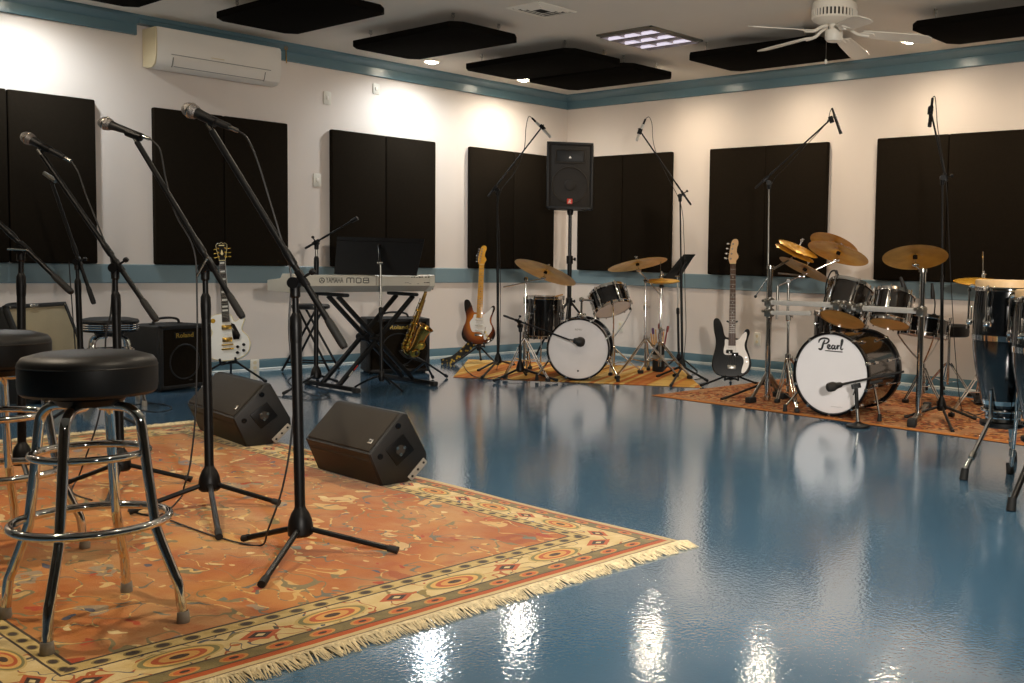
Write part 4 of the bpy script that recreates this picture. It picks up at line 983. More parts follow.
Rk = frame((KX+.0015, 0, 0), (1, 0, 0), (0, 0, 1))
def kp(y, z): return frame((KX+.0022, y, z), (1, 0, 0), (0, 0, 1))
yy = lambda q_: onx(q_, 282, KX).y
text_mesh('YAMAHA', .060, kp(yy(334.5), .808), .0006, .0, 0, 1.0, yy(343.2)-yy(325.8)).build('maker_lettering', 'greyprint', t)
b = MB(); b.torus((KX+.001, yy(321.8), .808), (1, 0, 0), .019, .0026, 24, 5)
for k_ in range(3):
    a = PI/2+k_*2*PI/3; b.obox((KX+.001, yy(321.8), .808), (KX+.001, yy(321.8)+.017*math.cos(a), .808+.017*math.sin(a)), .004, .004)
b.build('tuning_fork_emblem', 'greyprint', t)
b = MB(); y0_, y1_ = yy(346.8), yy(368.8); W_ = y1_-y0_
def kl(P, closed=False): b.tube([(KX+.001, y0_+u_*W_, .808+v_*.036) for u_, v_ in P], .0034, 6, closed)
kl([(.0, -.5), (.0, .42), (.04, .5), (.12, .5), (.16, .42), (.16, -.5)]); kl([(.16, .42), (.20, .5), (.28, .5), (.32, .42), (.32, -.5)])
kl([(.42, -.4), (.42, .4), (.46, .5), (.60, .5), (.64, .4), (.64, -.4), (.60, -.5), (.46, -.5)], True)
kl([(.76, .06), (.76, .42), (.80, .5), (.94, .5), (.98, .42), (.98, .06)]); kl([(.74, -.06), (.74, -.42), (.78, -.5), (.96, -.5), (1.0, -.42), (1.0, -.06), (.96, .03), (.78, .03)], True)
b.build('model_lettering', 'greyprint', t)
MB().box((KX+.001, yy(376.5), .808), (.002, .012, .074)).build('panel_joint', 'keysdark', t)
b = MB()
for y, w in ((-3.075, .008), (-3.055, .008), (-3.03, .008), (-3.005, .018), (-2.985, .010), (-2.95, .010), (-2.925, .012)): b.box((KX+.0015, y, .835 if w < .02 else .83), (.004, w, .010), bev=.001)
for y in (-2.96, -2.94, -2.925): b.box((KX+.0015, y, .792), (.004, .012, .005))
b.build('sockets', 'dark_gap', t)
b = MB()
for y in (-3.13, -3.11, -3.09, -3.02): b.box((KX+.0012, y, .79 if y < -3.1 else .783), (.001, .016, .003))
b.build('small_print', 'greyprint', t)
nw = 52; kw = (KY1-KY0-.20)/nw
b = MB()
for i in range(nw): b.box((KX-.285, KY0+.12+(i+.5)*kw, .789), (.15, kw*.94, .016), bev=.0015, seg=1)
b.build('white_keys', 'pickwhite', t)
b = MB()
for i in range(nw-1):
    if i % 7 not in (2, 6): b.box((KX-.255, KY0+.12+(i+1)*kw, .800), (.09, kw*.5, .014), bev=.0015, seg=1)
b.build('black_keys', 'bassblack', t)
t = thing('keyboard_stand', 'black double-braced X stand under the keyboard', 'keyboard stand', (1.55, -3.36, 0))
zt2 = .705; xc = 1.56
for k_, xo in ((0, -.09), (1, .09)):
    x = xc+xo
    for s in (-1, 1):
        ya, yb = -3.345-s*.325, -3.345+s*.30
        off = .022*s*(1 if k_ else -1)
        b = MB().obox((x+off, ya, .03), (x+off, yb*1.0, zt2-.018), .030, .034, (1, 0, 0), .006); b.build('brace', 'black', t)
    MB().cyl((x-.06, -3.345, .365), (x+.06, -3.345, .365), .03, seg=18).build('pivot_hub', 'black', t)
for s, y in ((-1, -3.67), (1, -3.02)):
    MB().obox((xc-.30, y, .022), (xc+.34, y, .022), .032, .030, (0, 0, 1), .006).build('foot_bar', 'black', t)
    for x in (xc-.31, xc+.35): MB().obox((x-.03, y, .018), (x+.03, y, .018), .042, .036, (0, 0, 1), .008).build('foot_cap', 'rubber', t)
for s, y in ((-1, -3.73), (1, -2.93)):
    y = -3.345+s*.29; b = MB().obox((xc-.20, y, zt2-.006), (xc+.17, y, zt2-.006), .05, .026, (0, 0, 1), .01); b.build('support_arm', 'rubber', t)
for f, m in ((.62, 'red'), (.74, 'whiteprint')):
    p = ivl((xc+.09+.022, -3.345, .365), (xc+.09+.022, -3.67, .03), f); MB().obox(p+V((.018, .018, .02)), p+V((.018, -.012, -.015)), .001, .022, (1, 0, 0)).build('sticker', m, t)
# folding round stool behind the keyboard
t = thing('folding_stool', 'black round folding stool behind the left end of the keyboard', 'stool', (.55, -3.35, 0))
c = V((.55, -3.35, 0)); zs = .60
c = V((G(311, 371).x, G(311, 371).y, 0)); zs = max(.5, min(.62, D(311, 304, c).z)); t.location = c; WM[t.name] = M.Translation(c)
MB().lathe([(0, zs-.04), (.13, zs-.04), (.15, zs-.032), (.152, zs-.012), (.14, zs), (.06, zs+.004), (0, zs+.004)], c, (0, 0, 1), 36).build('seat', 'vinyl', t)
dl = FR; dn = FT
for s in (-1, 1):
    for e in (-1, 1):
        a = c+dl*(s*.075*e)+dn*(e*.07)+V((0, 0, zs-.04)); g = c-dl*(s*.20*e)+dn*(e*.10)
        MB().tube([a, g+V((0, 0, .008))], .010, 8).build('leg', 'black', t)
for e in (-1, 1):
    MB().tube([c-dl*.17+dn*(e*.096)+V((0, 0, .08)), c+dl*.17+dn*(e*.096)+V((0, 0, .08))], .007, 8).build('rung', 'black', t)

# ------------------------------------------------------------------ saxophone on its stand
q = V((G(425, 382).x, G(425, 382).y, 0)); S = lambda x, y, o=0.0: D(x, y, q)+FT*o
t = thing('saxophone', 'brass alto saxophone with flared bell standing on a small stand beside the keyboard', 'saxophone', S(407, 353))
P = cr([S(425.5, 293), S(421.5, 304), S(417, 317), S(412.5, 330), S(408.5, 341), S(406.5, 347), S(409, 351.5, .01), S(413.5, 350.5, .02), S(418, 345, .03), S(421.5, 338, .035), S(424, 332.5, .04)], 6)
m = len(P); rad = []
for i in range(m):
    u = i/(m-1); rad.append(.012+.019*min(1, u/.55) + (.0 if u < .62 else (u-.62)*.04))
MB().tube(P, rad, 18).build('body_tube', 'brasssax', t)
d = (P[-1]-P[-4]).normalized()
MB().lathe([(rad[-1]*.98, -.01), (rad[-1]*1.08, .02), (.052, .040), (.060, .052), (.0625, .055), (.059, .056), (.050, .042), (.046, .022), (.04, -.02)], P[-1], (d+FR*.25).normalized(), 30).build('bell', 'brasssax', t)
for i in range(6, int(m*.55), 3):
    p = P[i]; tn = (P[i+1]-P[i-1]).normalized(); sd = tn.cross(FT).normalized()
    for a_ in (-.5, .55):
        w = (FT*math.cos(a_)+sd*math.sin(a_)); r_ = rad[i]*(.55 if i % 2 else .42)
        b = MB(); b.lathe([(r_, 0), (r_*1.05, .003), (r_*.8, .006), (0, .0055)], p+w*(rad[i]+.006), w, 14); b.cyl(p+w*rad[i]*.9, p+w*(rad[i]+.008), r_*.9, seg=12); b.build('key_cup', 'gold', t)
b = MB()
for sgn in (-1, 1):
    L_ = [P[i]+((P[min(i+1, m-1)]-P[i-1]).normalized().cross(FT).normalized()*sgn*(rad[i]+.006)+FT*.012) for i in range(4, int(m*.58), 4)]; b.tube(L_, .0032, 6)
    for p in L_[::1]: b.ball(p, .0062, u=8, v=6)
b.build('key_rods', 'silver', t)
for i in (int(m*.72), int(m*.82)):
    p = P[i]; sd = ((P[i+1]-P[i-1]).normalized().cross(FT)).normalized(); w = (FT*.6+sd*.8).normalized()
    b = MB().lathe([(.03, 0), (.031, .004), (.02, .008), (0, .007)], p+w*(rad[i]+.008), w, 18); b.torus(p+w*(rad[i]+.012), w, .034, .0025, 20, 5); b.cyl(p, p+w*(rad[i]+.008), .024, seg=14); b.build('bell_key', 'gold', t)
nk = cr([P[0], P[0]+V((0, 0, .03)), P[0]+V((0, 0, .055))-FT*.02, P[0]+V((0, 0, .06))-FT*.07, P[0]+V((0, 0, .045))-FT*.12], 5)
MB().tube(nk, [.013-.004*i/(len(nk)-1) for i in range(len(nk))], 12).build('neck', 'brasssax', t)
MB().cyl(nk[-1], nk[-1]+(nk[-1]-nk[-2]).normalized()*.05, .011, .008, 12).build('mouthpiece', 'bassblack', t)
t = thing('saxophone_stand', 'small black folding stand under the saxophone', 'instrument stand', q)
jn = V((q.x, q.y, .16))
for f in (G(447, 378), G(408, 377), q-FT*.20):
    f = V((f.x, f.y, 0)); l = MB().tube([jn, f+V((0, 0, .012))], .0085, 8).build('leg', 'steel' if f.x > q.x+.05 else 'black', t); e = ivl(jn, f+V((0, 0, .012)), .9); MB().cyl(e, f+V((0, 0, .0125)), .0125, seg=10).build('rubber_foot', 'rubber', l)
b = MB().tube(cr([jn, S(411, 358, .0), S(408, 356, .06), S(402, 350, .055)], 5), .009, 8); b.tube(cr([jn, S(416, 356, .02), S(420, 352, .07)], 5), .009, 8); b.build('bell_cradle', 'rubber', t)
MB().tube(cr([jn, jn-FT*.05+V((0, 0, .12)), S(417, 320, -.05)], 5), .008, 8).build('upright', 'black', t)

# ------------------------------------------------------------------ music stands
def music_stand(label, base, feet, knob, desk, group='black music stands'):
    """desk: four image corners tl, tr, br, bl given as points"""
    base = V((base[0], base[1], 0)); t = thing('music_stand', label, 'music stand', base, group); z = V((0, 0, 1)); kn = V(knob)
    MB().lathe([(0, .06), (.016, .06), (.022, .075), (.022, .12), (.014, .135), (0, .135)], base, z, 16).build('hub', 'black', t)
    for f in feet:
        f = V((f[0], f[1], 0)); d = (f-base); P = cr([base+z*.10, base+d*.3+z*.085, base+d*.7+z*.045, f+z*.008], 5)
        MB().tube(P, .008, 8).build('leg', 'black', t)
    MB().cyl(base+z*.11, ivl(base, kn, .62), .0115, seg=12).build('lower_tube', 'black', t)
    MB().cyl(ivl(base, kn, .58), kn, .0075, seg=10).build('upper_tube', 'steel', t)
    MB().lathe([(.012, -.03), (.016, -.025), (.016, .02), (.009, .03)], ivl(base, kn, .62), (kn-base), 14).build('clutch', 'black', t)
    tl, tr, br_, bl = [V(p) for p in desk]
    nn = (tr-tl).cross(bl-tl).normalized(); nn = nn if nn.dot(FT) > 0 else -nn; th = nn*.004
    def sheet(b, a, c, d, e, w):
        A = [b.bm.verts.new(p) for p in (a, c, d, e)]; B = [b.bm.verts.new(p-w) for p in (a, c, d, e)]; b._f(A); b._f(B[::-1]); b.skin(A, B)
    b = MB(); k = .10
    sheet(b, tl, tr, ivl(tr, br_, k), ivl(tl, bl, k), th); sheet(b, ivl(tl, bl, k)-nn*.004, ivl(tr, br_, k)-nn*.004, br_-nn*.002, bl-nn*.002, th)
    b.build('desk', 'black', t, sharp=20)
    b = MB(); sheet(b, bl, br_, br_-nn*.055+V((0, 0, .012)), bl-nn*.055+V((0, 0, .012)), V((0, 0, .003))); b.build('ledge', 'black', t, sharp=20)
    c = ivl(ivl(tl, tr, .5), ivl(bl, br_, .5), .2); e = ivl(ivl(tl, tr, .5), ivl(bl, br_, .5), .8)
    b = MB().obox(c+nn*.008, kn+nn*.0, .022, .014, nn, .003); b.build('desk_bracket', 'black_gloss', t)
    MB().cyl(kn-FR*.02, kn+FR*.026+FT*.012, .010, seg=12).build('tilt_knob', 'silver', t)
    return t
q = V((G(381.5, 389.5).x, G(381.5, 389.5).y, 0)); q2 = q-FT*.02
music_stand('black music stand with wide desk in front of the keyboard', q, [G(355, 388), G(403, 393), q-FT*.24-FR*.02], D(380.5, 263, q), [D(337, 236.5, q2-FT*.07), D(424.5, 239, q2-FT*.07), D(416.5, 275, q2), D(334, 273.5, q2)])
q = V((G(678.5, 368).x, G(678.5, 368).y, 0)); q2 = q
music_stand('black music stand with narrow angled desk right of the small kit', q, [G(663, 371), G(697, 372), q-FT*.22], D(677.5, 276, q), [D(684, 254.5, q2+FT*.12), D(695.5, 254.5, q2-FT*.10), D(679, 280, q2-FT*.13), D(662, 281, q2+FT*.06)])
# ------------------------------------------------------------------ boom stands by the keyboard and over the drums
q = V((G(316, 386).x, G(316, 386).y, 0))
stand('slim microphone stand left of the keyboard with a bare boom rising to the right', q, D(316.5, 243, q), D(352, 221, q), D(305, 248.5, q), [G(284, 395), G(337, 383), q-FT*.26-FR*.1], 0, chrome=True, boomr=.0065, weight=True)
MB().cyl(D(351, 221.5, q), D(357.5, 218, q), .013, .016, 12).build('mic_clip', 'black', bpy.data.objects[[o.name for o in bpy.data.objects if o.name.startswith('microphone_stand')][-1]])
def pencil_mic(label, a, b, dark=True):
    """a: cable end, b: front end"""
    a, b = V(a), V(b); d = (b-a).normalized(); L = (b-a).length
    t = thing('pencil_microphone', label, 'microphone', a, 'slim overhead drum microphones')
    MB().lathe([(0, 0), (.008, 0), (.009, .004), (.009, .05), (.0075, .055)], a, d, 12).build('plug', 'black', t)
    MB().lathe([(.0105, .05), (.0125, .055), (.0125, L-.03), (.0135, L-.028), (.0135, L-.004), (.012, L), (0, L)], a, d, 14).build('body', 'black_gloss' if dark else 'alu', t)
def last_stand(): return [o for o in bpy.data.objects if o.name.startswith('microphone_stand') and o.type == 'EMPTY']
def overhead(label, base, feet, piv, up, lo, ma, mb_, mlabel, dark, cab, clabel, clip, **k):
    s = stand(label, base, piv, up, lo, feet, boomr=.0068, r=.0115, **k)
    pencil_mic(mlabel, ma, mb_, dark)
    b = MB().cyl(V(up)-(V(mb_)-V(ma)).normalized()*.02, V(up)+(V(mb_)-V(ma)).normalized()*.03, .0185, seg=12); b.ball(V(up), .02); b.build('mic_clip', 'black', s)
    cable(cab, clabel, .003)
B = V((G(498, 370).x, G(498, 370).y, 0)); q = B
overhead('tall overhead boom stand beside the sunburst guitar, boom toward the corner loudspeaker', B, [G(478, 372), G(482, 379), G(514, 366)], D(497.5, 190, q), D(542, 127, q), D(488, 197, q), D(532, 118, q), D(551, 137.5, q),
         'slim pale microphone pointing down left of the corner loudspeaker', False, scr([(532, 118), (528.5, 117), (526, 128), (524, 150), (515, 172), (499, 196), (499.5, 240), (500.5, 300), (499, 355)], q)+[G(497, 371, .004), G(503, 373, .004), G(510, 373, .004)], 'thin cable on the overhead stand beside the sunburst guitar', 0)
B = V((G(682.5, 376).x, G(682.5, 376).y, 0)); q = B
overhead('tall overhead boom stand right of the small drum kit, boom leaning left', B, [G(657, 378), G(671, 387), G(707, 382)], D(680, 196, q), D(640, 131, q), D(691, 205, q), D(645.5, 119, q), D(636.5, 141, q),
         'slim pale microphone pointing down above the small kit, right of the corner loudspeaker', False, scr([(645.5, 119), (649, 117), (652, 124), (653, 140), (657, 155), (668, 178), (681, 205), (684, 240), (685, 290), (686, 330), (684, 365)], q)+[G(690, 378, .004), G(697, 379, .004), G(703, 377, .004)], 'thin cable on the overhead stand right of the small kit', 0)
B = V((G(767, 393).x, G(767, 393).y, 0)); q = B
overhead('tall overhead boom stand behind the large kit left rack post, boom rising to the right', B, [G(722, 401), G(797, 405), q-FT*.2], D(769, 183, q), D(831, 119, q), D(755, 188.5, q), D(832, 108, q), D(841, 134, q),
         'slim dark microphone above the large kit, above the bright cymbals', True, scr([(832, 108), (830, 112), (827, 122), (815, 136), (790, 163), (771, 186), (768, 230), (767, 300), (769, 360)], q)+[G(772, 392, .012), G(780, 398, .012)], 'thin cable on the overhead stand behind the left rack post', 0, chrome=True)
B = V((G(941.5, 419).x, G(941.5, 419).y, 0)); q = B
overhead('tall overhead boom stand at right beside the right rack post, boom nearly vertical', B, [G(952.5, 433.5), G(905, 419), G(976, 421)], D(942.5, 178, q), D(930.5, 110, q), D(946.5, 182, q), D(932.5, 98, q), D(929.5, 127, q),
         'slim dark microphone at top right in front of the rightmost wall panels', True, scr([(932.5, 98), (935, 97), (936.5, 112), (938, 130), (946, 180), (949, 240), (952, 300), (955, 350), (959, 395)], q)+[G(962, 415, .012), G(955, 420, .012)], 'thin cable hanging right of the tall stand beside the right rack post', 0)
# kick drum microphone, small kit
B = V((G(520, 379.5).x, G(520, 379.5).y, 0)); q = B; KF = V((G(580.5, 382).x, G(580.5, 382).y, 0))+FT*.16
s = stand('short boom stand in front of the small kit bass drum', B, D(520.5, 326, q), D(570, 340, KF), D(503.5, 315.5, q), [G(494, 383), G(557, 382.5), q-FT*.22], 0.006, boomr=.007, r=.0118)
def kick_mic(label, a, b, r):
    a, b = V(a), V(b); d = (b-a).normalized(); L = (b-a).length
    t = thing('kick_drum_microphone', label, 'microphone', a, 'bass drum microphones')
    MB().lathe([(0, 0), (.008, 0), (.009, .03), (r*.55, .04), (r*.7, L*.5), (r*.92, L*.62)], a, d, 16).build('body', 'plastic', t)
    MB().lathe([(r*.92, L*.60), (r, L*.68), (r, L*.84), (r*.85, L*.95), (r*.5, L), (0, L)], a, d, 20).build('grille', 'pagrille', t)
kick_mic('round-headed microphone in front of the small kit white bass drum head', D(570, 339.8, KF), D(583.5, 342.5, KF-FT*.085), .040)
B = V((G(858, 427).x, G(858, 427).y, 0)); q = B
t = thing('short_microphone_stand', 'short round-based microphone stand in front of the large bass drum', 'microphone stand', B, 'boom microphone stands')
MB().lathe([(0, 0), (.075, 0), (.078, .006), (.074, .014), (.03, .024), (.016, .034), (0, .034)], B, (0, 0, 1), 32).build('round_base', 'black', t)
top = D(856, 386, q)
MB().cyl(B+V((0, 0, .03)), ivl(B, top, .55), .0105, seg=12).build('lower_tube', 'silver', t); MB().cyl(ivl(B, top, .45), top, .0125, seg=12).build('upper_tube', 'black', t)
a, b_ = D(842, 384.2, q), D(904, 371.5, q-FT*.02); b = MB().cyl(a, b_, .0075, seg=10); b.build('boom', 'black', t)
d = (b_-a).normalized()
b = MB().cyl(top-FT*.02, top+FT*.022, .017, seg=14); b.obox(top-d*.03, top+d*.03, .022, .03, (0, 0, 1), .003); b.tube([top+FT*.02, top+FT*.03-d*.02-V((0, 0, .05))], .004, 6); b.build('boom_clamp', 'black', t)
MB().cyl(top+d*.09, top+d*.17, .0105, seg=12).build('boom_grip', 'rubber', t)
kick_mic('pointed dark microphone in front of the large white bass drum head', D(847, 383.2, q), D(826.5, 388, q+FT*.03), .030)

# ------------------------------------------------------------------ loudspeaker in the corner
q = V((1.12, -.95, 0)); n = V((.72, -.69, 0)).normalized(); x = V((-n.y, n.x, 0)); z = V((0, 0, 1)); RR = M((x, z, n)).transposed()
tp, bt = D(569.5, 142.5, q).z, D(569.5, 209, q).z; w = 46.5/ppm(q)*.985; h = tp-bt; ctr = D(570, 176, q)
t = thing('loudspeaker', 'black two-way loudspeaker on a pole stand in the room corner', 'loudspeaker', V((ctr.x, ctr.y, bt)))
c = V((ctr.x, ctr.y, (tp+bt)/2))
pr_ = [(-w/2, 0), (-w/2, -.20), (-w*.33, -.37), (w*.33, -.37), (w/2, -.20), (w/2, 0)]
Qs = M(((x.x, n.x, 0, c.x), (x.y, n.y, 0, c.y), (0, 0, 1, c.z), (0, 0, 0, 1)))
MB().prism([(p[0], p[1]+.0) for p in pr_], -h/2, h/2, Qs, bev=.012, seg=3).build('cabinet', 'plastic', t)
def sp(u, v, k): return c+x*u+z*v+n*k
b = MB()
for u, v, a_, b2 in ((0, h/2-.012, w, .024), (0, -h/2+.012, w, .024), (-w/2+.012, 0, .024, h), (w/2-.012, 0, .024, h)): b.box(sp(u, v, .008), (a_, b2, .022), RR, bev=.006)
b.build('front_rim', 'plastic', t)
MB().box(sp(0, 0, .004), (w-.045, h-.045, .010), RR, bev=.003).build('grille', 'pagrille', t)
b = MB(); hw, hh = w*.31, h*.095
for i in range(4):
    th = .012
    u, v, a_, b2 = [(0, hh, 2*hw, th), (0, -hh, 2*hw, th), (-hw, 0, th, 2*hh), (hw, 0, th, 2*hh)][i]; b.box(sp(u, h*.29+v, .011), (a_, b2, .008), RR, bev=.003)
b.build('horn_frame', 'grille', t)
MB().box(sp(0, h*.29, .0095), (2*hw-.02, 2*hh-.02, .003), RR, bev=.002).build('horn_mouth', 'plastic', t)
MB().prism([(0, .014), (.014, -.010), (-.014, -.010)], 0, .003, M.Translation(sp(0, h*.275, .012)) @ RR.to_4x4()).build('horn_badge', 'silver', t)
MB().torus(sp(0, -h*.14, .010), n, w*.385, .006, 44, 6).build('woofer_ring', 'grille', t)
MB().lathe([(w*.36, .002), (w*.20, -.001), (w*.12, .000), (w*.11, .006), (w*.06, .011), (0, .012)], sp(0, -h*.14, .010), n, 36).build('woofer_cone', 'pagrille', t)
bd = MB().box(sp(0, -h/2+.075, .013), (.052, .052, .006), RR, bev=.002).build('badge', 'red', t)
text_mesh('JBL', .022, M.Translation(sp(0, -h/2+.066, .0165)) @ RR.to_4x4(), .0004, .0006).build('badge_lettering', 'whiteprint', bd)
b = MB(); b.box(sp(-.004, -h/2+.085, .0163), (.006, .018, .001), RR); b.box(sp(.008, -h/2+.085, .0163), (.006, .012, .001), RR); b.build('badge_mark', 'whiteprint', bd)
for s_ in (-1, 1):
    MB().box(sp(s_*w*.36, -h/2-.004, -.03), (.05, .012, .05), RR, bev=.004).build('foot', 'rubber', t)
p0 = V((ctr.x, ctr.y, 0))-n*.17
t = thing('speaker_stand', 'black tripod pole stand carrying the corner loudspeaker', 'speaker stand', p0)
MB().cyl(p0+z*.62, V((p0.x, p0.y, bt-.01)), .017, seg=16).build('inner_pole', 'black_gloss', t)
MB().cyl(p0+z*.22, p0+z*1.02, .022, seg=16).build('outer_pole', 'black', t)
MB().lathe([(0, -.05), (.026, -.05), (.03, -.03), (.03, -.004), (.022, 0), (0, 0)], V((p0.x, p0.y, bt)), z, 18).build('top_cup', 'black', t)
for zz in (1.0, .58):
    b = MB().lathe([(.022, -.05), (.032, -.045), (.032, .03), (.022, .035)], p0+z*zz, z, 16); b.cyl(p0+z*zz, p0+z*zz+FR*.05, .008, seg=10); b.cyl(p0+z*zz+FR*.045, p0+z*zz+FR*.06, .016, seg=12); b.build('collar', 'black', t)
for k in range(3):
    a = 2*PI*k/3+1.2; d = V((math.cos(a), math.sin(a), 0))
    P = [p0+d*.028+z*.56, p0+d*.26+z*.27, p0+d*.42+z*.012]
    l = MB().tube(cr(P, 4), .011, 8).build('leg', 'black', t); MB().cyl(ivl(P[1], P[2], .92), P[2]+V((0, 0, .002)), .014, seg=10).build('rubber_foot', 'rubber', l)
    MB().tube([p0+d*.025+z*.2, P[1]], .008, 8).build('brace', 'black', t)

# ------------------------------------------------------------------ drums
def lug(b, p, out, ax, L):
    b.obox(p-ax*L*.5, p+ax*L*.5, .020, .014, out, .004)
def drum(name, label, c, ax, R, depth, shell, top, bot, n, group=None, hoop='chrome', cat='drum', root=None):
    """c: shell centre, ax: towards the batter head"""
    c, ax = V(c), V(ax).normalized(); x, y, _ = axes(ax); h = depth/2
    t = thing(name, label, cat, root if root is not None else c-ax*h, group)
    MB().lathe([(R*.97, -h), (R, -h+.004), (R, h-.004), (R*.97, h)], c, ax, 44).build('shell', shell, t)
    MB().lathe([(R*1.005, h-.012), (R*1.005, h-.001), (R*.985, h+.003), (0, h+.003)], c, ax, 44).build('batter_head', top, t)
    MB().lathe([(R*1.005, -h+.012), (R*1.005, -h+.001), (R*.985, -h-.003), (0, -h-.003)], c, ax, 44).build('resonant_head', bot, t)
    for s in (-1, 1):
        MB().lathe([(R*1.012, s*(h-.018)), (R*1.055, s*(h-.018)), (R*1.06, s*(h-.014)), (R*1.03, s*(h-.010)), (R*1.03, s*(h+.010)), (R*1.012, s*(h+.011)), (R*1.012, s*(h-.018))], c, ax, 44).build('hoop', hoop, t)
    for k in range(n):
        a = 2*PI*(k+.3)/n; o = x*math.cos(a)+y*math.sin(a); b = MB(); p = c+o*(R+.008)
        if depth > .22:
            for s in (-1, 1): lug(b, p+ax*s*(h*.52), o, ax, .045)
        else: lug(b, p, o, ax, min(.07, depth*.4))
        b.cyl(p-ax*(h+.006)+o*.004, p+ax*(h+.006)+o*.004, .0033, seg=6)
        for s in (-1, 1): b.cyl(p+ax*s*(h-.022)+o*.006, p+ax*s*(h+.014)+o*.006, .006, seg=8)
        b.build('lug', 'chrome', t)
    return t
def bass_drum(name, label, front, n, R, depth, shell, head, hoopm, nl, rear='head2'):
    """front: centre of the front head, n: its outward normal"""
    n = V(n).normalized(); x = V((-n.y, n.x, 0)); z = V((0, 0, 1)); c = V(front)-n*(depth/2); h = depth/2
    t = thing(name, label, 'bass drum', V((c.x, c.y, .01)), 'bass drums')
    MB().lathe([(R*.97, -h), (R*.985, -h+.004), (R*.985, h-.004), (R*.97, h)], c, n, 64).build('shell', shell, t)
    MB().lathe([(R*.99, h-.02), (R*.99, h-.002), (R*.97, h+.004), (R*.80, h+.0045), (0, h+.005)], c, n, 64).build('front_head', head, t)
    MB().lathe([(R*.99, -h+.02), (R*.99, -h+.002), (R*.97, -h-.004), (0, -h-.005)], c, n, 64).build('rear_head', rear, t)
    for s in (-1, 1):
        MB().lathe([(R*1.0, s*(h-.030)), (R*1.045, s*(h-.030)), (R*1.05, s*(h-.026)), (R*1.05, s*(h+.008)), (R*1.045, s*(h+.012)), (R*1.0, s*(h+.012)), (R*.985, s*(h+.006)), (R*.985, s*(h-.026)), (R*1.0, s*(h-.030))], c, n, 64).build('hoop', hoopm, t)
    for k in range(nl):
        a = 2*PI*(k+.5)/nl; o = x*math.cos(a)+z*math.sin(a)
        for s in (-1, 1):
            b = MB(); p = c+o*(R*1.0)+n*s*h*.42; lug(b, p, o, n, .05)
            b.cyl(p, c+o*(R*1.03)+n*s*(h+.0), .0035, seg=6)
            w = c+o*(R*1.055)+n*s*(h-.008); b.obox(w-n*s*.022, w+n*s*.020, .020, .010, o, .003); b.obox(c+o*(R*1.06)+n*s*(h+.012), c+o*(R*.985)+n*s*(h+.014), .016, .006, n, .002)
            b.build('claw_lug', 'chrome', t)
    for s in (-1, 1):
        a = c+x*s*R*.93+n*h*.45-z*R*.28; f = V((a.x, a.y, 0))+x*s*.10+n*.13+z*.012
        b = MB().cyl(a, f+z*.03, .0075, seg=10); b.obox(a-n*.03, a+n*.03, .03, .03, x, .006); b.ball(a+x*s*.012, .014); sp_ = b.build('spur', 'chrome', t)
        MB().cyl(f-z*.002, f+z*.045, .016, .012, 12).build('rubber_foot', 'rubber', sp_)
    return t, c, n, x, z
def cymbal(label, p1, p2, ref, ratio, sgn, m='cymbal', group='brass cymbals', name='cymbal', bell=.2, off=0.0):
    """image end points of the long axis at the depth of ref; ratio of short to long axis; sgn +1 shows the top face, -1 the underside"""
    a, b = D(p1[0], p1[1], ref), D(p2[0], p2[1], ref); c = (a+b)/2; R = (b-a).length/2; e = (b-a).normalized()
    v = (CAM-c).normalized(); w = v-e*v.dot(e); w.normalize(); u = e.cross(w); u = u if u.z > 0 else -u
    n = (w*(ratio*sgn)+u*math.sqrt(1-ratio*ratio)).normalized(); c = c+n*off
    prof = [(.006, R*.115), (R*.06, R*.112), (R*.13, R*.085), (R*.17, R*.058), (R*.20, R*.05), (R*.45, R*.034), (R*.75, R*.014), (R*.97, -.006), (R, -.009), (R*.97, -.0085), (R*.75, R*.014-.0018), (R*.45, R*.034-.0018), (R*.20, R*.05-.0018), (R*.13, R*.085-.002), (.006, R*.115-.003), (.006, R*.115)]
    o = MB().lathe(prof, c, n, 64).build(name, m, loc=c, R=M(axes(n)).transposed()); tag(o, label, 'cymbal', group)
    return c, n, R, o
def wing(b, p, ax, r=.011):
    b.lathe([(0, 0), (r, 0), (r, .012), (r*.5, .022), (0, .022)], p, ax, 10)
def straight_stand(label, base, top, feet, m='chrome', r=.0125, z0=.008, joints=(.45, .8), group='chrome cymbal stands', name='cymbal_stand', leghub=.30):
    base = V((base[0], base[1], z0)); top = V(top); ax = (top-base).normalized(); H = (top-base).length; z = V((0, 0, 1))
    t = thing(name, label, 'cymbal stand', base, group)
    ks = [.05]+[j*H for j in joints]+[H]
    for i in range(len(ks)-1): MB().cyl(base+ax*ks[i], base+ax*ks[i+1], r*(1-.22*i), seg=14).build('tube', m, t)
    for j in joints:
        p = base+ax*j*H; b = MB().lathe([(r, -.035), (r*1.5, -.03), (r*1.55, .012), (r*.9, .02)], p, ax, 14); b.cyl(p, p+FR*.034, .006, seg=8); b.obox(p+FR*.034-ax*.014, p+FR*.034+ax*.014, .010, .006, FR, .002); b.build('height_clamp', m, t)
    hb = base+ax*leghub; lo = base+ax*.10
    MB().lathe([(r, -.03), (r*1.7, -.025), (r*1.7, .03), (r, .035)], hb, ax, 14).build('leg_collar', m, t)
    for f in feet:
        f = V((f[0], f[1], z0)); d = (f-base); rr = d.length; d.normalize(); s = d.cross(z)
        b = MB()
        for e in (-1, 1): b.tube([hb+d*.02+s*e*.009, ivl(hb, f, .55)+s*e*.009+d*.015, f+z*.028+s*e*.006], .0055, 8)
        m_ = ivl(hb, f, .5)+d*.012
        for e in (-1, 1): b.tube([lo+d*.012+s*e*.008, m_+s*e*.008], .004, 6)
        l = b.build('leg', m, t); MB().obox(f+z*.014-d*.03, f+z*.016+d*.02, .034, .026, z, .006).build('rubber_foot', 'rubber', l)
    return t, ax
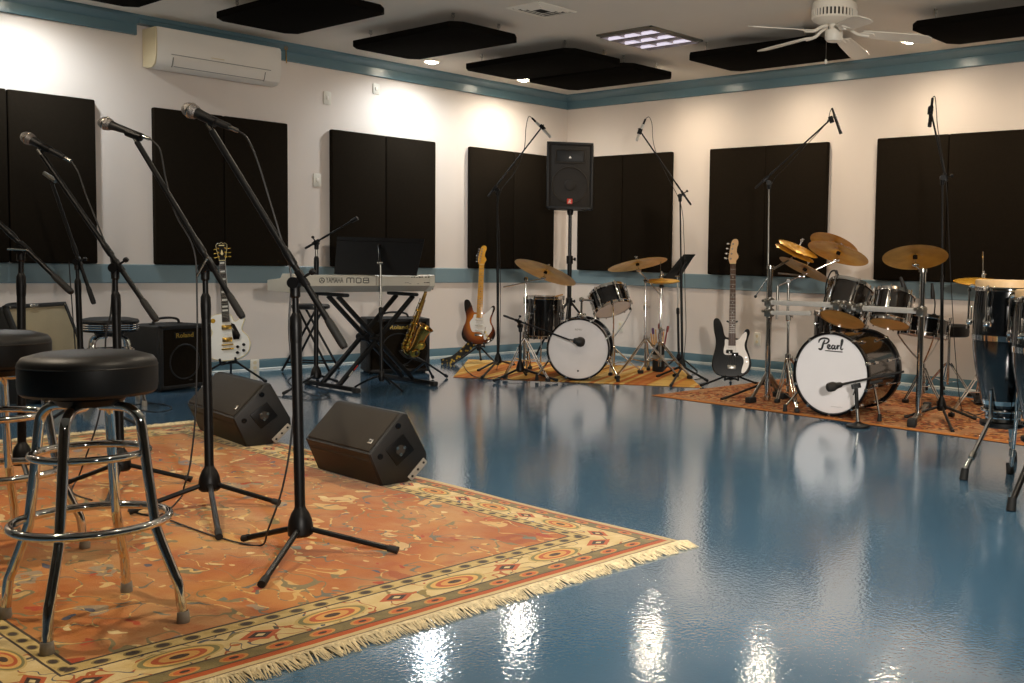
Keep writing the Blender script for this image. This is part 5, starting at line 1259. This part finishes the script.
def seatpost(t, c, n, m='chrome'):
    """tilter, felts and wing nut through a cymbal at c"""
    b = MB().cyl(c-n*.06, c+n*.075, .0045, seg=8); b.lathe([(.004, .0), (.010, 0), (.010, .014), (.004, .016)], c+n*.05, n, 10); b.obox(c+n*.066-FR*.016, c+n*.066+FR*.016, .008, .006, n, .002); b.build('wing_nut', m, t)
    b = MB().cyl(c-n*.016, c+n*.005, .016, seg=14); b.build('felt', 'fabric', t)
    b = MB().ball(c-n*.06, .016, u=12, v=8); b.cyl(c-n*.06-FR*.022, c-n*.06+FR*.022, .011, seg=12); b.build('tilter', m, t)
def basket(label, c, ax, R, hub, base, feet, m='chrome', group='chrome snare stands'):
    c, ax = V(c), V(ax).normalized(); x, y, _ = axes(ax)
    t, a_ = straight_stand(label, base, hub, feet, m, .0115, joints=(.6,), group=group, name='drum_stand', leghub=.24)
    hub = V(hub)
    for k in range(3):
        a = 2*PI*k/3+.9; o = x*math.cos(a)+y*math.sin(a); e = c+o*(R+.012)
        b = MB().tube(cr([hub, ivl(hub, e, .55)-ax*.03, e-ax*.03, e-ax*.005, e+ax*.025-o*.004], 5), .006, 8); b.build('basket_arm', m, t)
        MB().cyl(e-ax*.02, e+ax*.028, .011, seg=10).build('rubber_grip', 'rubber', t)
    return t
# ------------------------------------------------------------------ small black drum kit on the striped rug
Z1 = .009
q1 = G(580.5, 382); nb = V((.66, -.75, 0)).normalized(); fc = D(578.3, 350.5, q1); R = fc.z-.012
R = min(R, .253); fc = V((fc.x, fc.y, R*1.05+Z1))
t, c, n, x, z = bass_drum('bass_drum', 'small kit bass drum with plain white head on the striped rug', fc, nb, R, .36, 'kitblack', 'head2', 'kitblack', 8)
def headpt(u, v): return fc+x*u+V((0, 0, v))+n*.006
Qh = frame(fc+V((0, 0, R*.66))+n*.0055, n, (0, 0, 1))
text_mesh('REMO', .022, Qh, .0003).build('head_mark', 'greyrubber', t)
MB().cyl(fc-V((0, 0, R*.72))+n*.004, fc-V((0, 0, R*.72))+n*.008, .008, seg=12).build('head_vent', 'blackprint', t)
pm = c+V((0, 0, R))-n*.02
b = MB().box(pm+V((0, 0, .02)), (.06, .06, .04), bev=.008); b.cyl(pm+V((0, 0, .03)), pm+V((0, 0, .15)), .011, seg=12); b.ball(pm+V((0, 0, .155)), .022); b.cyl(pm+V((0, 0, .155)), pm+V((0, 0, .15))+FR*.10, .009, seg=10); b.build('tom_mount', 'chrome', t)
qt = fc-n*.50; ct = D(610, 300, qt)
ax = (V((0, 0, 1))*.90-FT*.36-FR*.38).normalized()
drum('rack_tom', 'black tom drum tilted above the small kit bass drum', ct, ax, .156, .175, 'kitblack', 'head2', 'head2', 6, 'tom drums')
bs = V((G(614, 374).x, G(614, 374).y, 0))
basket('chrome basket stand under the tilted black tom of the small kit', ct-ax*.09, ax, .156, D(613, 338, qt), bs, [bs+FR*.24, bs-FR*.18-FT*.12, bs+FT*.22], group='chrome drum stands')
qf = V((1.78, -1.72, 0)); cf = D(544.5, 317, qf)
t = drum('floor_tom', 'black floor tom left of the small kit bass drum', cf, (0, 0, 1), .152, .35, 'kitblack', 'head2', 'head2', 6, 'tom drums', root=V((cf.x, cf.y, Z1)))
for k in range(3):
    a = 2*PI*k/3+.5; o = V((math.cos(a), math.sin(a), 0)); p = cf+o*.172
    b = MB().tube(cr([p+V((0, 0, .10)), p+V((0, 0, -.2)), V((p.x, p.y, .13))+o*.012, V((p.x, p.y, Z1+.01))+o*.02], 4), .006, 8); b.obox(p+V((0, 0, -.02)), p+V((0, 0, .05)), .03, .026, o, .004); l = b.build('leg', 'chrome', t)
    MB().cyl(V((p.x, p.y, Z1))+o*.02, V((p.x, p.y, Z1+.035))+o*.02, .014, seg=12).build('rubber_foot', 'rubber', l)
b = MB().cyl(D(551, 297.5, qf), D(563, 294.5, qf), .006, seg=8); tag(b.build('drum_stick', 'wood', loc=D(551, 297, qf)), 'pale drum stick lying on the black floor tom', 'drum stick')
# crash and ride stands
bA = V((G(524, 373).x, G(524, 373).y, 0)); cA, nA, RA, _ = cymbal('brass cymbal left of the small kit, tilted down to the right', (515.5, 262), (576, 281.5), bA, .24, -1)
tA = D(526, 279, bA)
t, ax = straight_stand('chrome boom cymbal stand left of the small kit', bA, tA, [G(505, 380), G(548, 383), bA-FT*.24], joints=(.42, .78))
b = MB().ball(tA, .019); b.cyl(tA-FT*.02, tA+FT*.025, .015, seg=12); b.build('boom_tilter', 'chrome', t)
MB().cyl(D(503.5, 287, bA), cA-nA*.065, .0062, seg=10).build('boom_arm', 'chrome', t); seatpost(t, cA, nA)
bB = V((G(645.5, 374).x, G(645.5, 374).y, 0)); cB, nB, RB, _ = cymbal('brass cymbal right of the small kit, tilted up to the right', (608, 269.8), (667, 257.8), bB, .17, -1)
tB = D(645.5, 281, bB)
t, ax = straight_stand('chrome boom cymbal stand right of the small kit', bB, tB, [G(617, 380), G(676, 378), bB-FT*.24], joints=(.38, .72))
b = MB().ball(tB, .019); b.cyl(tB-FT*.02, tB+FT*.025, .015, seg=12); b.build('boom_tilter', 'chrome', t)
MB().cyl(D(661, 295.5, bB), cB-nB*.065, .0062, seg=10).build('boom_arm', 'chrome', t); seatpost(t, cB, nB)
bH = V((G(659.5, 373).x, G(659.5, 373).y, 0))
def hihat(label, bl, base, cpx, pts, ratio, feet, rodtop, m='cymbal', gap=.022):
    base = V((base[0], base[1], 0)); tp = D(cpx[0], cpx[1], base)
    t, ax = straight_stand(label, base, tp-V((0, 0, .06)), feet, joints=(.5,), group='hi-hat stands', name='hi_hat_stand', leghub=.27)
    MB().cyl(tp-V((0, 0, .08)), D(rodtop[0], rodtop[1], base), .0035, seg=8).build('pull_rod', 'chrome', t)
    b = MB().lathe([(.004, -.01), (.014, -.005), (.014, .02), (.009, .03), (.009, .05), (.004, .052)], tp+V((0, 0, .035)), (0, 0, 1), 12); wing(b, tp+V((.0, 0, .06)), FR, .007); b.build('clutch', 'chrome', t)
    MB().lathe([(.006, -.07), (.022, -.055), (.022, -.045), (.012, -.03), (0, -.03)], tp, (0, 0, 1), 14).build('lower_cup', 'rubber', t)
    d = FT.copy(); b = MB().obox(base+V((0, 0, Z1+.014))-d*.02, base+V((0, 0, .075))+d*-.26, .075, .010, (0, 0, 1), .004); b.obox(base+V((0, 0, .012)), base-d*.26+V((0, 0, .012)), .06, .008, (0, 0, 1), .002); b.build('pedal', 'black', t)
    for s, lb in ((1, bl[0]), (-1, bl[1])):
        c, n, R, o = cymbal(lb, pts[0], pts[1], base, ratio, 1, m, 'hi-hat cymbals', 'hi_hat_cymbal', off=s*gap*.5)
        if s < 0:
            for v in o.data.vertices: v.co.z = -v.co.z
            o.data.flip_normals()
    return t
hihat('chrome hi-hat stand of the small kit, just right of its right cymbal stand', ('upper hi-hat cymbal of the small kit beside the narrow music stand', 'lower hi-hat cymbal of the small kit beside the narrow music stand'), bH, (661.5, 281), ((643.5, 281.2), (680, 281.4)), .10, [G(640, 374), G(690, 380), bH-FT*.22], (660.5, 257))
qs = V((G(658, 372).x, G(658, 372).y, Z1))
t = thing('stick_holder', 'black cylindrical stick holder with drum sticks behind the small kit hi-hat', 'stick holder', qs)
MB().lathe([(0, 0), (.050, 0), (.052, .004), (.056, .235), (.053, .235), (.049, .01), (0, .01)], qs, (0, 0, 1), 28).build('tube', 'rubber', t)
MB().torus(qs+V((0, 0, .235)), (0, 0, 1), .0545, .004, 28, 6).build('rim', 'black', t)
MB().lathe([(.0535, .10), (.0555, .10), (.0565, .15), (.0545, .15)], qs, (0, 0, 1), 28).build('label_band', 'greyrubber', t)
cols = [('wood', 'pale drum stick leaning left in the stick holder'), ('purple', 'purple-tipped beater standing tall in the stick holder'), ('wood', 'pale drum stick at centre of the stick holder'), ('redstick', 'dark red stick in the middle of the stick holder'), ('purple', 'purple-tipped beater leaning right in the stick holder'), ('wood', 'pale drum stick leaning right in the stick holder'), ('redstick', 'dark red stick leaning left in the stick holder')]
for k, (m, l) in enumerate(cols):
    u = (k-3)/3; a = qs+FR*(u*.018)+FT*(.012*((k % 3)-1))+V((0, 0, .012)); e = qs+FR*(u*.072)+FT*(.03*((k % 3)-1))+V((0, 0, .33+.06*((k*5) % 4)/3))
    st = thing('drum_stick' if m == 'wood' else 'drum_beater', l, 'drum stick', a, 'sticks in the stick holder')
    MB().tube([a, ivl(a, e, .8), e], [.0075, .0075, .0055], 8).build('shaft', m if m != 'purple' else 'wood', st)
    if m != 'wood': MB().lathe([(0, 0), (.010, .004), (.012, .02), (.012, .05), (.008, .06), (0, .062)], e-V((0, 0, .02)), (e-a), 12).build('tip', 'purple' if m == 'purple' else 'redstick', st)
    else: MB().ball(e, .0075, (1, 1, 1.5), u=8, v=6).build('tip', 'wood', st)

# ------------------------------------------------------------------ large kit on the red rug
q2 = G(836, 418.5); n2 = V((.14, -.99, 0)).normalized(); fc = D(831, 374.8, q2); R = .264; fc = V((fc.x, fc.y, R*1.05+Z1+.004))
t, c, n, x, z = bass_drum('bass_drum', 'large smoky bass drum with a white lettered front head', fc, n2, R, .54, 'kitsmoke', 'head', 'black_gloss', 10)
# brush-script lettering on the head
def stroke(b, P, r): b.tube(cr([fc+x*(p[0]*.178-.097)+V((0, 0, p[1]*.064+.163))+n*.0055 for p in P], 5), [r*1.2*w for w in np.interp(np.linspace(0, 1, (len(P)-1)*5+1), [0, .2, .8, 1], [.55, 1, 1, .5])], 6)
b = MB()
stroke(b, [(.02, .02), (.10, -.06), (.16, .05), (.20, .45), (.27, .95)], .0062)
stroke(b, [(.02, .62), (.06, .92), (.20, 1.10), (.38, 1.08), (.44, .88), (.36, .62), (.22, .55)], .0052)
stroke(b, [(.36, .16), (.45, .24), (.49, .40), (.43, .46), (.385, .28), (.43, .06), (.51, .10), (.555, .22)], .0045)
stroke(b, [(.67, .42), (.60, .44), (.56, .24), (.60, .06), (.66, .18), (.69, .42), (.68, .14), (.72, .06), (.76, .2)], .0045)
stroke(b, [(.76, .2), (.80, .46), (.80, .28), (.795, .05)], .0048)
stroke(b, [(.80, .28), (.84, .42), (.885, .42)], .0045)
stroke(b, [(.90, .15), (.97, .55), (1.0, 1.0), (.955, 1.02), (.935, .5), (.935, .12), (.98, .06), (1.02, .18)], .0045)
b.build('head_lettering', 'blackprint', t)
b = MB().tube([fc+x*(.30*.178-.097)+V((0, 0, .153))+n*.0055, fc+x*(1.0*.178-.097)+V((0, 0, .151))+n*.0055], .0036, 6); b.build('lettering_underline', 'blackprint', t)
MB().obox(fc-V((0, 0, R*.80))+x*.01+n*.0058, fc-V((0, 0, R*.80))+x*.09+n*.0058, .0006, .004, n).build('head_mark', 'greyrubber', t)
# rack
P1 = V((G(767, 402).x, G(767, 402).y, Z1)); P2 = V((G(918, 421).x, G(918, 421).y, Z1)); mid = (P1+P2)/2
t = thing('drum_rack', 'chrome and aluminium drum rack around the large kit', 'drum rack', V((mid.x, mid.y, Z1)))
up = V((0, 0, 1))
def post(p, ypx, xpx):
    tp = D(xpx, ypx, p); tp = V((p.x, p.y, tp.z))
    o = MB().cyl(p+up*.03, tp, .0205, seg=20).build('rack_post', 'chrome', t); MB().lathe([(0, 0), (.024, 0), (.026, .01), (.026, .035), (.0205, .04)], p, up, 18).build('post_cap', 'silver', o)
    MB().lathe([(.0205, -.02), (.027, -.018), (.027, .004), (0, .006)], tp, up, 18).build('top_collar', 'silver', o); return tp
t1 = post(P1, 266, 767.5); t2 = post(P2, 269, 918)
h1, h2 = D(767, 302, P1), D(918, 310.8, P2); hm = D(843, 307, mid)
ba, bb = D(838, 305.2, mid), D(850, 307.6, mid)
def sect(a, b_, m='alu'): return MB().obox(a, b_, .036, .036, up, .004).build('rack_bar', m, t)
sect(V((P1.x, P1.y, h1.z)), ba); sect(bb, V((P2.x, P2.y, h2.z))); sect(ba+(bb-ba)*.0, bb, 'black_gloss')
def clamp(p, w=.058):
    b = MB().box(p, (w, .055, .058), bev=.008)
    for s in (-1, 1): b.cyl(p+V((s*w*.36, -.045, .012)), p+V((s*w*.36, .03, .012)), .006, seg=8); b.lathe([(0, 0), (.011, .002), (.011, .012), (0, .014)], p+V((s*w*.36, -.055, .012)), (0, 1, 0), 8)
    b.cyl(p-up*.035, p+up*.035, .024, seg=14); b.build('clamp', 'steel', t)
clamp(V((P1.x, P1.y, h1.z))); clamp(V((P2.x, P2.y, h2.z))); clamp(ba); clamp(bb); clamp(V((P1.x, P1.y, h1.z-.075))); clamp(ivl(bb, V((P2.x, P2.y, h2.z)), .16))
cb = ivl(V((P1.x, P1.y, h1.z)), ba, .45)
for f, hgt in ((.12, .12), (.28, .10), (.30, -.09)):
    p = ivl(V((P1.x, P1.y, h1.z)), ba, f); MB().cyl(p-up*.12, p+up*hgt, .010, seg=10).build('mount_rod', 'steel', t)
w2 = ivl(V((P1.x, P1.y, h1.z-.075)), ba-up*.06, .62); MB().obox(V((P1.x, P1.y, h1.z-.075)), w2, .03, .03, up, .004).build('rack_bar', 'alu', t)
for f in (G(751, 404), G(783, 400), P1+V((-.1, .25, 0))):
    f = V((f.x, f.y, Z1)); a = P1+up*.22; l = MB().obox(a, f+up*.022, .014, .022, up, .003).build('rack_leg', 'steel', t); MB().obox(f+(f-P1).normalized()*-.035+up*.022, f+(f-P1).normalized()*.04+up*.020, .05, .042, up, .008).build('rubber_foot', 'rubber', l)
fa, fb = G(911.5, 428.5), P2+(P2-V((G(911.5, 428.5).x, G(911.5, 428.5).y, Z1)))*1.6
fa = V((fa.x, fa.y, Z1)); fb = V((fb.x, fb.y, Z1))
l = MB().obox(fa+up*.028, fb+up*.028, .034, .034, up, .004).build('rack_foot', 'steel', t)
for e, s in ((fa, 1), (fb, -1)):
    d = (fb-fa).normalized()*s; MB().obox(e-d*.02+up*.026, e+d*.055+up*.026, .056, .05, up, .008).build('rubber_foot', 'rubber', l)
MB().cyl(V((P1.x, P1.y, t1.z-.06)), D(755.5, 296, P1), .006, seg=8).build('side_rod', 'silver', t); MB().ball(D(755.5, 296.5, P1), .011).build('rod_tip', 'rubber', t)
# toms hung on the rack
def rack_tom(label, p1, p2, ratio, ref, depth, k=1.0):
    a, b_ = D(p1[0], p1[1], ref), D(p2[0], p2[1], ref); c0 = (a+b_)/2; R_ = (b_-a).length/2*k; e = (b_-a).normalized()
    v = (CAM-c0).normalized(); w = v-e*v.dot(e); w.normalize(); u = e.cross(w); u = u if u.z > 0 else -u
    n_ = (w*(-ratio)+u*math.sqrt(1-ratio*ratio)).normalized(); c_ = c0+n_*depth/2
    t_ = drum('rack_tom', label, c_, n_, R_, depth, 'kitsmoke', 'head2', 'amberhead', 6, 'tom drums')
    return t_, c_, n_, R_
rA = mid+V((-.10, .17, 0)); rB = mid+V((.33, .20, 0))
tm1, tc1, tn1, tr1 = rack_tom('larger smoky rack tom over the large bass drum, amber underside, left of the pair', (820.8, 311.5), (864, 325.5), .33, rA, .25)
tm2, tc2, tn2, tr2 = rack_tom('smaller smoky rack tom with amber underside, right of the pair over the bass drum', (870.5, 319), (909, 327), .27, rB, .215)
for t_, c_, n_, R_, px in ((tm1, tc1, tn1, tr1, (846, 307)), (tm2, tc2, tn2, tr2, (863, 293))):
    pz = ivl(bb, V((P2.x, P2.y, h2.z)), .12) if px[0] > 850 else hm
    e = c_+(pz-c_).normalized()*R_; b = MB().tube(cr([e, ivl(e, pz, .5)+up*.03, pz+up*.01], 4), .0095, 10); b.box(e, (.045, .03, .06), bev=.006); b.ball(ivl(e, pz, .5)+up*.028, .019); b.build('tom_arm', 'chrome', t_)
qf = V((G(838, 396).x, G(838, 396).y, 0)); tpz = D(838, 312.5, qf).z; cf = V((qf.x, qf.y, tpz-.19))
t = drum('floor_tom', 'smoky floor tom peeking out behind the left of the large bass drum', cf, (0, 0, 1), .198, .38, 'kitsmoke', 'head2', 'head2', 8, 'tom drums', root=V((cf.x, cf.y, Z1)))
for k in range(3):
    a = 2*PI*k/3+2.6; o = V((math.cos(a), math.sin(a), 0)); p = cf+o*.215
    b = MB().tube(cr([p+V((0, 0, .10)), p+V((0, 0, -.1)), V((p.x, p.y, .12))+o*.012, V((p.x, p.y, Z1+.01))+o*.02], 4), .006, 8); b.obox(p+V((0, 0, -.02)), p+V((0, 0, .05)), .03, .026, o, .004); l = b.build('leg', 'chrome', t)
    MB().cyl(V((p.x, p.y, Z1))+o*.02, V((p.x, p.y, Z1+.035))+o*.02, .014, seg=12).build('rubber_foot', 'rubber', l)
qn = V((G(924, 401).x, G(924, 401).y, 0)); cs = D(925, 326, qn); axs = (up*.97+FR*.12-FT*.10).normalized()
drum('snare_drum', 'black snare drum behind the right rack post', cs, axs, .178, .14, 'kitblack', 'head2', 'head2', 8, 'snare drums')
basket('chrome basket stand under the black snare drum', cs-axs*.06, axs, .178, D(923, 364, qn), qn, [G(905, 404), G(940, 406), qn-FT*.22], group='chrome drum stands')
# drum throne
qh = V((G(947.5, 394.5).x, G(947.5, 394.5).y, 0)); zs = D(948, 324, qh).z; z0 = D(948, 336, qh).z
t = thing('drum_throne', 'round black drum throne behind the tall stand at right', 'stool', V((qh.x, qh.y, Z1)))
MB().lathe([(0, z0), (.14, z0), (.152, z0+.008), (.155, (z0+zs)/2), (.15, zs-.012), (.135, zs), (0, zs+.004)], qh, up, 40).build('seat', 'vinyl', t)
MB().cyl(qh+up*.08, qh+up*z0, .0125, seg=14).build('post', 'chrome', t)
for k in range(3):
    f = (G(925, 391.5), G(970, 398), qh-FT*.22)[k]; f = V((f.x, f.y, Z1)); d = (f-qh); d.z = 0; L_ = d.length; d.normalize(); s = d.cross(up); b = MB()
    for e in (-1, 1): b.tube([qh+up*.25+d*.02+s*e*.010, f+up*.024+s*e*.008], .0055, 8); b.tube([qh+up*.10+d*.012+s*e*.008, ivl(qh+up*.25, f, .55)+s*e*.008], .004, 6)
    l = b.build('leg', 'chrome', t); MB().obox(f+up*.016-d*.02, f+up*.016+d*.02, .034, .03, up, .006).build('rubber_foot', 'rubber', l)
# cymbals of the large kit
bC = V((G(787.5, 400).x, G(787.5, 400).y, 0)); tC = D(788.5, 281, bC)
t, ax = straight_stand('chrome boom cymbal stand between the left rack post and the large bass drum', bC, tC, [G(777, 404), G(797, 414), bC+V((.1, .25, 0))], joints=(.35, .7))
b = MB().ball(tC, .019); b.cyl(tC-FT*.02, tC+FT*.025, .015, seg=12); b.build('boom_tilter', 'chrome', t)
c1, n1, R1, _ = cymbal('bright brass cymbal over the large kit, lower of the overlapping pair, showing its underside', (808.5, 243), (868.5, 262), bC, .30, -1, 'cymbright')
MB().cyl(D(778, 286, bC), c1-n1*.065, .0068, seg=10).build('boom_arm', 'chrome', t); seatpost(t, c1, n1)
cB2 = bC-FT*.18
c2, n2_, R2, _ = cymbal('bright brass cymbal over the large kit, upper of the overlapping pair', (811, 235), (858, 254), cB2, .40, -1, 'cymbright')
b = MB().cyl(c1+n1*.06, c2-n2_*.0, .0055, seg=8); b.build('stacker_rod', 'chrome', t)
seatpost(t, c2, n2_)
tr = bpy.data.objects['drum_rack']
c3, n3, R3, _ = cymbal('upper of two small stacked cymbals beside the tall boom pole, left of the bright pair', (778.5, 240.5), (817.5, 258), P1, .16, 1, 'cymbright', off=.012)
c4, n4, R4, _ = cymbal('lower of two small stacked cymbals beside the tall boom pole, left of the bright pair', (776.5, 241.5), (815, 259.5), P1, .14, 1, 'cymbright', off=-.012)
seatpost(tr, c3, n3); b = MB().cyl(V((P1.x, P1.y, t1.z-.02))+V((.03, 0, 0)), c4-n4*.05, .0075, seg=10); b.build('cymbal_arm', 'steel', tr)
c5, n5, R5, _ = cymbal('dull brass cymbal seen nearly edge-on under the small stacked cymbals', (780, 256.5), (830.5, 281), P1+V((.15, .1, 0)), .17, -1, 'cymdull')
seatpost(tr, c5, n5); MB().cyl(V((P1.x, P1.y, t1.z-.05))+V((.05, .03, 0)), c5-n5*.055, .0075, seg=10).build('cymbal_arm', 'steel', tr)
c6, n6, R6, _ = cymbal('large dull brass cymbal above the right rack post', (882.3, 256), (948, 256.6), P2, .38, -1, 'cymdull')
b = MB().cyl(V((P2.x, P2.y, t2.z-.02)), c6-n6*.06, .008, seg=10); b.build('cymbal_arm', 'chrome', tr); seatpost(tr, c6, n6)
# hi-hat behind the congas
bH2 = V((G(982, 407).x, G(982, 407).y, 0))
hihat('chrome hi-hat stand behind the congas', ('upper hi-hat cymbal behind the congas at right', 'lower hi-hat cymbal behind the congas at right'), bH2, (983, 282.5), ((953.5, 281.5), (1012, 283.5)), .13, [G(951, 418), G(1006, 415), bH2-FT*.2], (983, 251.5), 'cymbright')
# clip-on drum microphones
def clip_mic(label, P, b0, b1):
    P = [V(p) for p in P]; t = thing('drum_microphone', label, 'microphone', P[0], 'clip-on drum microphones')
    MB().tube(cr(P, 5), .0055, 8).build('gooseneck', 'black', t); d = (V(b1)-V(b0)).normalized(); L = (V(b1)-V(b0)).length
    MB().lathe([(0, 0), (.010, .002), (.012, L*.3), (.016, L*.55), (.018, L*.9), (.014, L), (0, L)], b0, d, 14).build('body', 'plastic', t)
    MB().box(P[0], (.03, .02, .035), bev=.005).build('rim_clip', 'black', t)
r1 = tc1+V((-.13, -.05, .02)); q = tc1+V((-.1, 0, 0))
clip_mic('black clip-on microphone at the left rim of the larger rack tom', [D(826, 299, q), D(826, 285, q), D(831, 272, q), D(837, 271, q)], D(836, 270, q), D(840, 285, q))
q = tc2; clip_mic('black clip-on microphone at the rim of the smaller rack tom', [D(903, 303, q), D(904, 290, q), D(902, 280, q)], D(900.5, 277, q), D(905, 290, q))
q = cs; clip_mic('black clip-on microphone above the snare drum', [D(934, 316, q), D(935, 304, q), D(934, 296, q)], D(932, 283, q), D(933, 299, q))

# ------------------------------------------------------------------ congas
def conga(label, slabel, base, zt, zb, R, feet, blackleg=False, z0=0.0, a0=.4):
    base = V((base[0], base[1], 0)); H = zt-zb
    t = thing('conga_drum', label, 'conga', V((base.x, base.y, zb)), 'congas')
    prof = [(R*.47, 0), (R*.50, .006), (R*.63, H*.13), (R*.76, H*.24), (R*.89, H*.38), (R*.97, H*.50), (R*1.0, H*.63), (R*.985, H*.80), (R*.93, H*.95), (R*.92, H-.02)]
    MB().lathe([(0, .02)]+[(R*.43, .02)]+[(R*.43, 0)]+prof, base+up*zb, up, 56).build('shell', 'conga', t)
    MB().lathe([(R*.955, H-.034), (R*.965, H-.012), (R*.94, H-.001), (R*.9, H+.001), (0, H+.001)], base+up*zb, up, 56).build('skin_head', 'skin', t)
    MB().lathe([(R*.95, H-.055), (R*.995, H-.055), (R*1.0, H-.045), (R*.985, H-.034), (R*.95, H-.034)], base+up*zb, up, 56).build('rim', 'chrome', t)
    def rad(h): return float(np.interp(h, [p[1] for p in prof], [p[0] for p in prof]))
    for f, w in ((.595, .028), (.135, .024)):
        h = f*H; MB().lathe([(rad(h-w/2)+.0005, h-w/2), (rad(h-w/2)+.003, h-w/2+.001), (rad(h+w/2)+.003, h+w/2-.001), (rad(h+w/2)+.0005, h+w/2)], base+up*zb, up, 56).build('metal_band', 'chrome', t)
    MB().lathe([(R*.47, -.002), (R*.51, 0), (R*.55, .022), (R*.52, .024)], base+up*zb, up, 48).build('bottom_rim', 'chrome', t)
    for k in range(6):
        a = a0+2*PI*k/6; o = V((math.cos(a), math.sin(a), 0)); s = o.cross(up)
        pl = base+up*(zb+H*.76)+o*(R*1.0+.004); b = MB().prism([(-.022, -.06), (.022, -.06), (.026, -.03), (.012, .0), (.010, .035), (-.010, .035), (-.012, .0), (-.026, -.03)], 0, .006, frame(pl, o, up), .002)
        b.ball(pl+o*.012-up*.045, .016, u=10, v=8); b.cyl(pl+o*.018-up*.07, base+up*(zt-.045)+o*(R*1.0+.02), .0055, seg=10); b.tube(cr([base+up*(zt-.035)+o*(R*.98), base+up*(zt-.035)+o*(R*1.0+.014), base+up*(zt-.06)+o*(R*1.0+.020)], 4), .009, 8)
        b.lathe([(0, 0), (.010, .002), (.010, .016), (0, .018)], pl+o*.018-up*.082, up, 8); b.build('tuning_lug', 'chrome', t)
    st = thing('conga_stand', slabel, 'drum stand', base+up*z0, 'conga stands')
    hr = zb+H*.20; MB().torus(base+up*(zb+.055), up, rad(.055)+.010, .008, 48, 8).build('stand_ring', 'black_gloss' if blackleg else 'chrome', st)
    MB().lathe([(0, -.03), (.10, -.03), (.115, -.022), (.115, -.006), (0, -.006)], base+up*zb, up, 32).build('base_plate', 'black', st)
    for f in feet:
        f = V((f[0], f[1], 0)); d = f-base; d.z = 0; d.normalize(); a = base+d*(R*.74)+up*(zb+.16); k = base+d*(R*.70)+up*(zb+.02); e = f+up*.03
        rr = .0145 if blackleg else .0115
        l = MB().tube([a, k, ivl(k, e, .5), e], [rr]*4, 10).build('leg', 'black' if blackleg else 'chrome', st)
        if not blackleg: MB().lathe([(.0115, -.02), (.017, -.018), (.017, .016), (.0115, .02)], ivl(k, e, .68), (e-k), 12).build('leg_joint', 'silver', l)
        dd = (e-k).normalized(); MB().cyl(f+up*.001, f+up*.055-d*.012, .021, .019, 14).build('rubber_foot', 'rubber', l)
    return t
cb1 = V((6.58, -2.96, 0)); 
zt1 = D(1008, 280, cb1).z; zb1 = D(1008, 420, cb1).z
conga('blue-black conga drum at right, left of the pair', 'chrome stand under the left conga', cb1, zt1, zb1, .167, [G(963.5, 480), G(1010.5, 474), cb1-FT*.24+FR*.12], a0=-.65)
cb2 = V((G(1044, 488).x, G(1044, 488).y, 0)); zt2_ = D(1044, 290, cb2).z; zb2 = D(1044, 436, cb2).z
conga('blue-black conga drum cut by right frame edge, right of the pair', 'black stand under the conga at right frame edge', cb2, zt2_, zb2, .172, [G(1011, 511), G(1085, 500), cb2-FT*.2], True, a0=-.9)

# ------------------------------------------------------------------ floor cables
def fl(pts, z=.004): return [G(x_, y_, z) for x_, y_ in pts]
cable(fl([(300, 372), (288, 380), (296, 388), (318, 396), (328, 391), (310, 384), (330, 379)]), 'black cable coiled loosely on floor under the keyboard stand')
cable(fl([(268, 395), (290, 398), (312, 400), (330, 397), (318, 392)]), 'thin black cable on floor left of the keyboard microphone stand', .0028)
cable(fl([(110, 418), (135, 405), (160, 404), (172, 408), (160, 412), (140, 410)]), 'black cable looped on floor in front of the black amplifier at left')
cable(fl([(462, 362), (468, 372), (480, 378), (500, 377), (512, 380), (530, 379)], .014), 'black cable on the striped rug in front of the sunburst guitar')
cable(fl([(968, 412), (985, 420), (1000, 418), (990, 411), (975, 415), (960, 409)], .014), 'black cable coiled on the red rug below the hi-hat behind the congas')

# ------------------------------------------------------------------ photographer's lamp beside the camera (its shadows fall on the left wall behind the keyboard)
lp = V((9.25, -7.25, 1.46)); t = thing('studio_lamp', 'photographer lamp on a stand beside the camera, out of view', 'lamp', V((lp.x, lp.y, 0)))
aim = (V((2.6, -1.6, 1.0))-lp).normalized()
MB().lathe([(.04, -.20), (.045, -.19), (.05, -.10), (.10, .0), (.105, .002), (.098, .0), (.05, -.06), (0, -.06)], lp, aim, 28).build('lamp_head', 'black', t)
MB().cyl(V((lp.x, lp.y, .5)), lp-V((0, 0, .05))-aim*.1, .010, seg=10).build('pole', 'black', t)
for k in range(3):
    a = 2*PI*k/3; MB().tube([V((lp.x, lp.y, .55)), V((lp.x+.4*math.cos(a), lp.y+.4*math.sin(a), .012))], .010, 8).build('leg', 'black', t)
L = bpy.data.lights.new('studio_beam', 'SPOT'); L.energy = 1050; L.color = (1, .93, .84); L.spot_size = math.radians(72); L.spot_blend = 1.0; L.shadow_soft_size = .085
o = bpy.data.objects.new('studio_beam', L); COL.objects.link(o); o.parent = t
o.matrix_world = M.Translation(lp+aim*.01) @ aim.to_track_quat('-Z', 'Y').to_matrix().to_4x4()
o.matrix_parent_inverse = M.Translation(V((lp.x, lp.y, 0))).inverted(); o.matrix_basis = M.Translation(lp+aim*.01) @ aim.to_track_quat('-Z', 'Y').to_matrix().to_4x4()

# ------------------------------------------------------------------ world and view
w = bpy.data.worlds.new('world'); SC.world = w; w.use_nodes = True; w.node_tree.nodes['Background'].inputs[0].default_value = (.02, .02, .022, 1); w.node_tree.nodes['Background'].inputs[1].default_value = 1
SC.view_settings.view_transform = 'Standard'; SC.view_settings.look = 'None'; SC.view_settings.gamma = 1; SC.view_settings.use_curve_mapping = False
SC.view_settings.exposure = -0.28
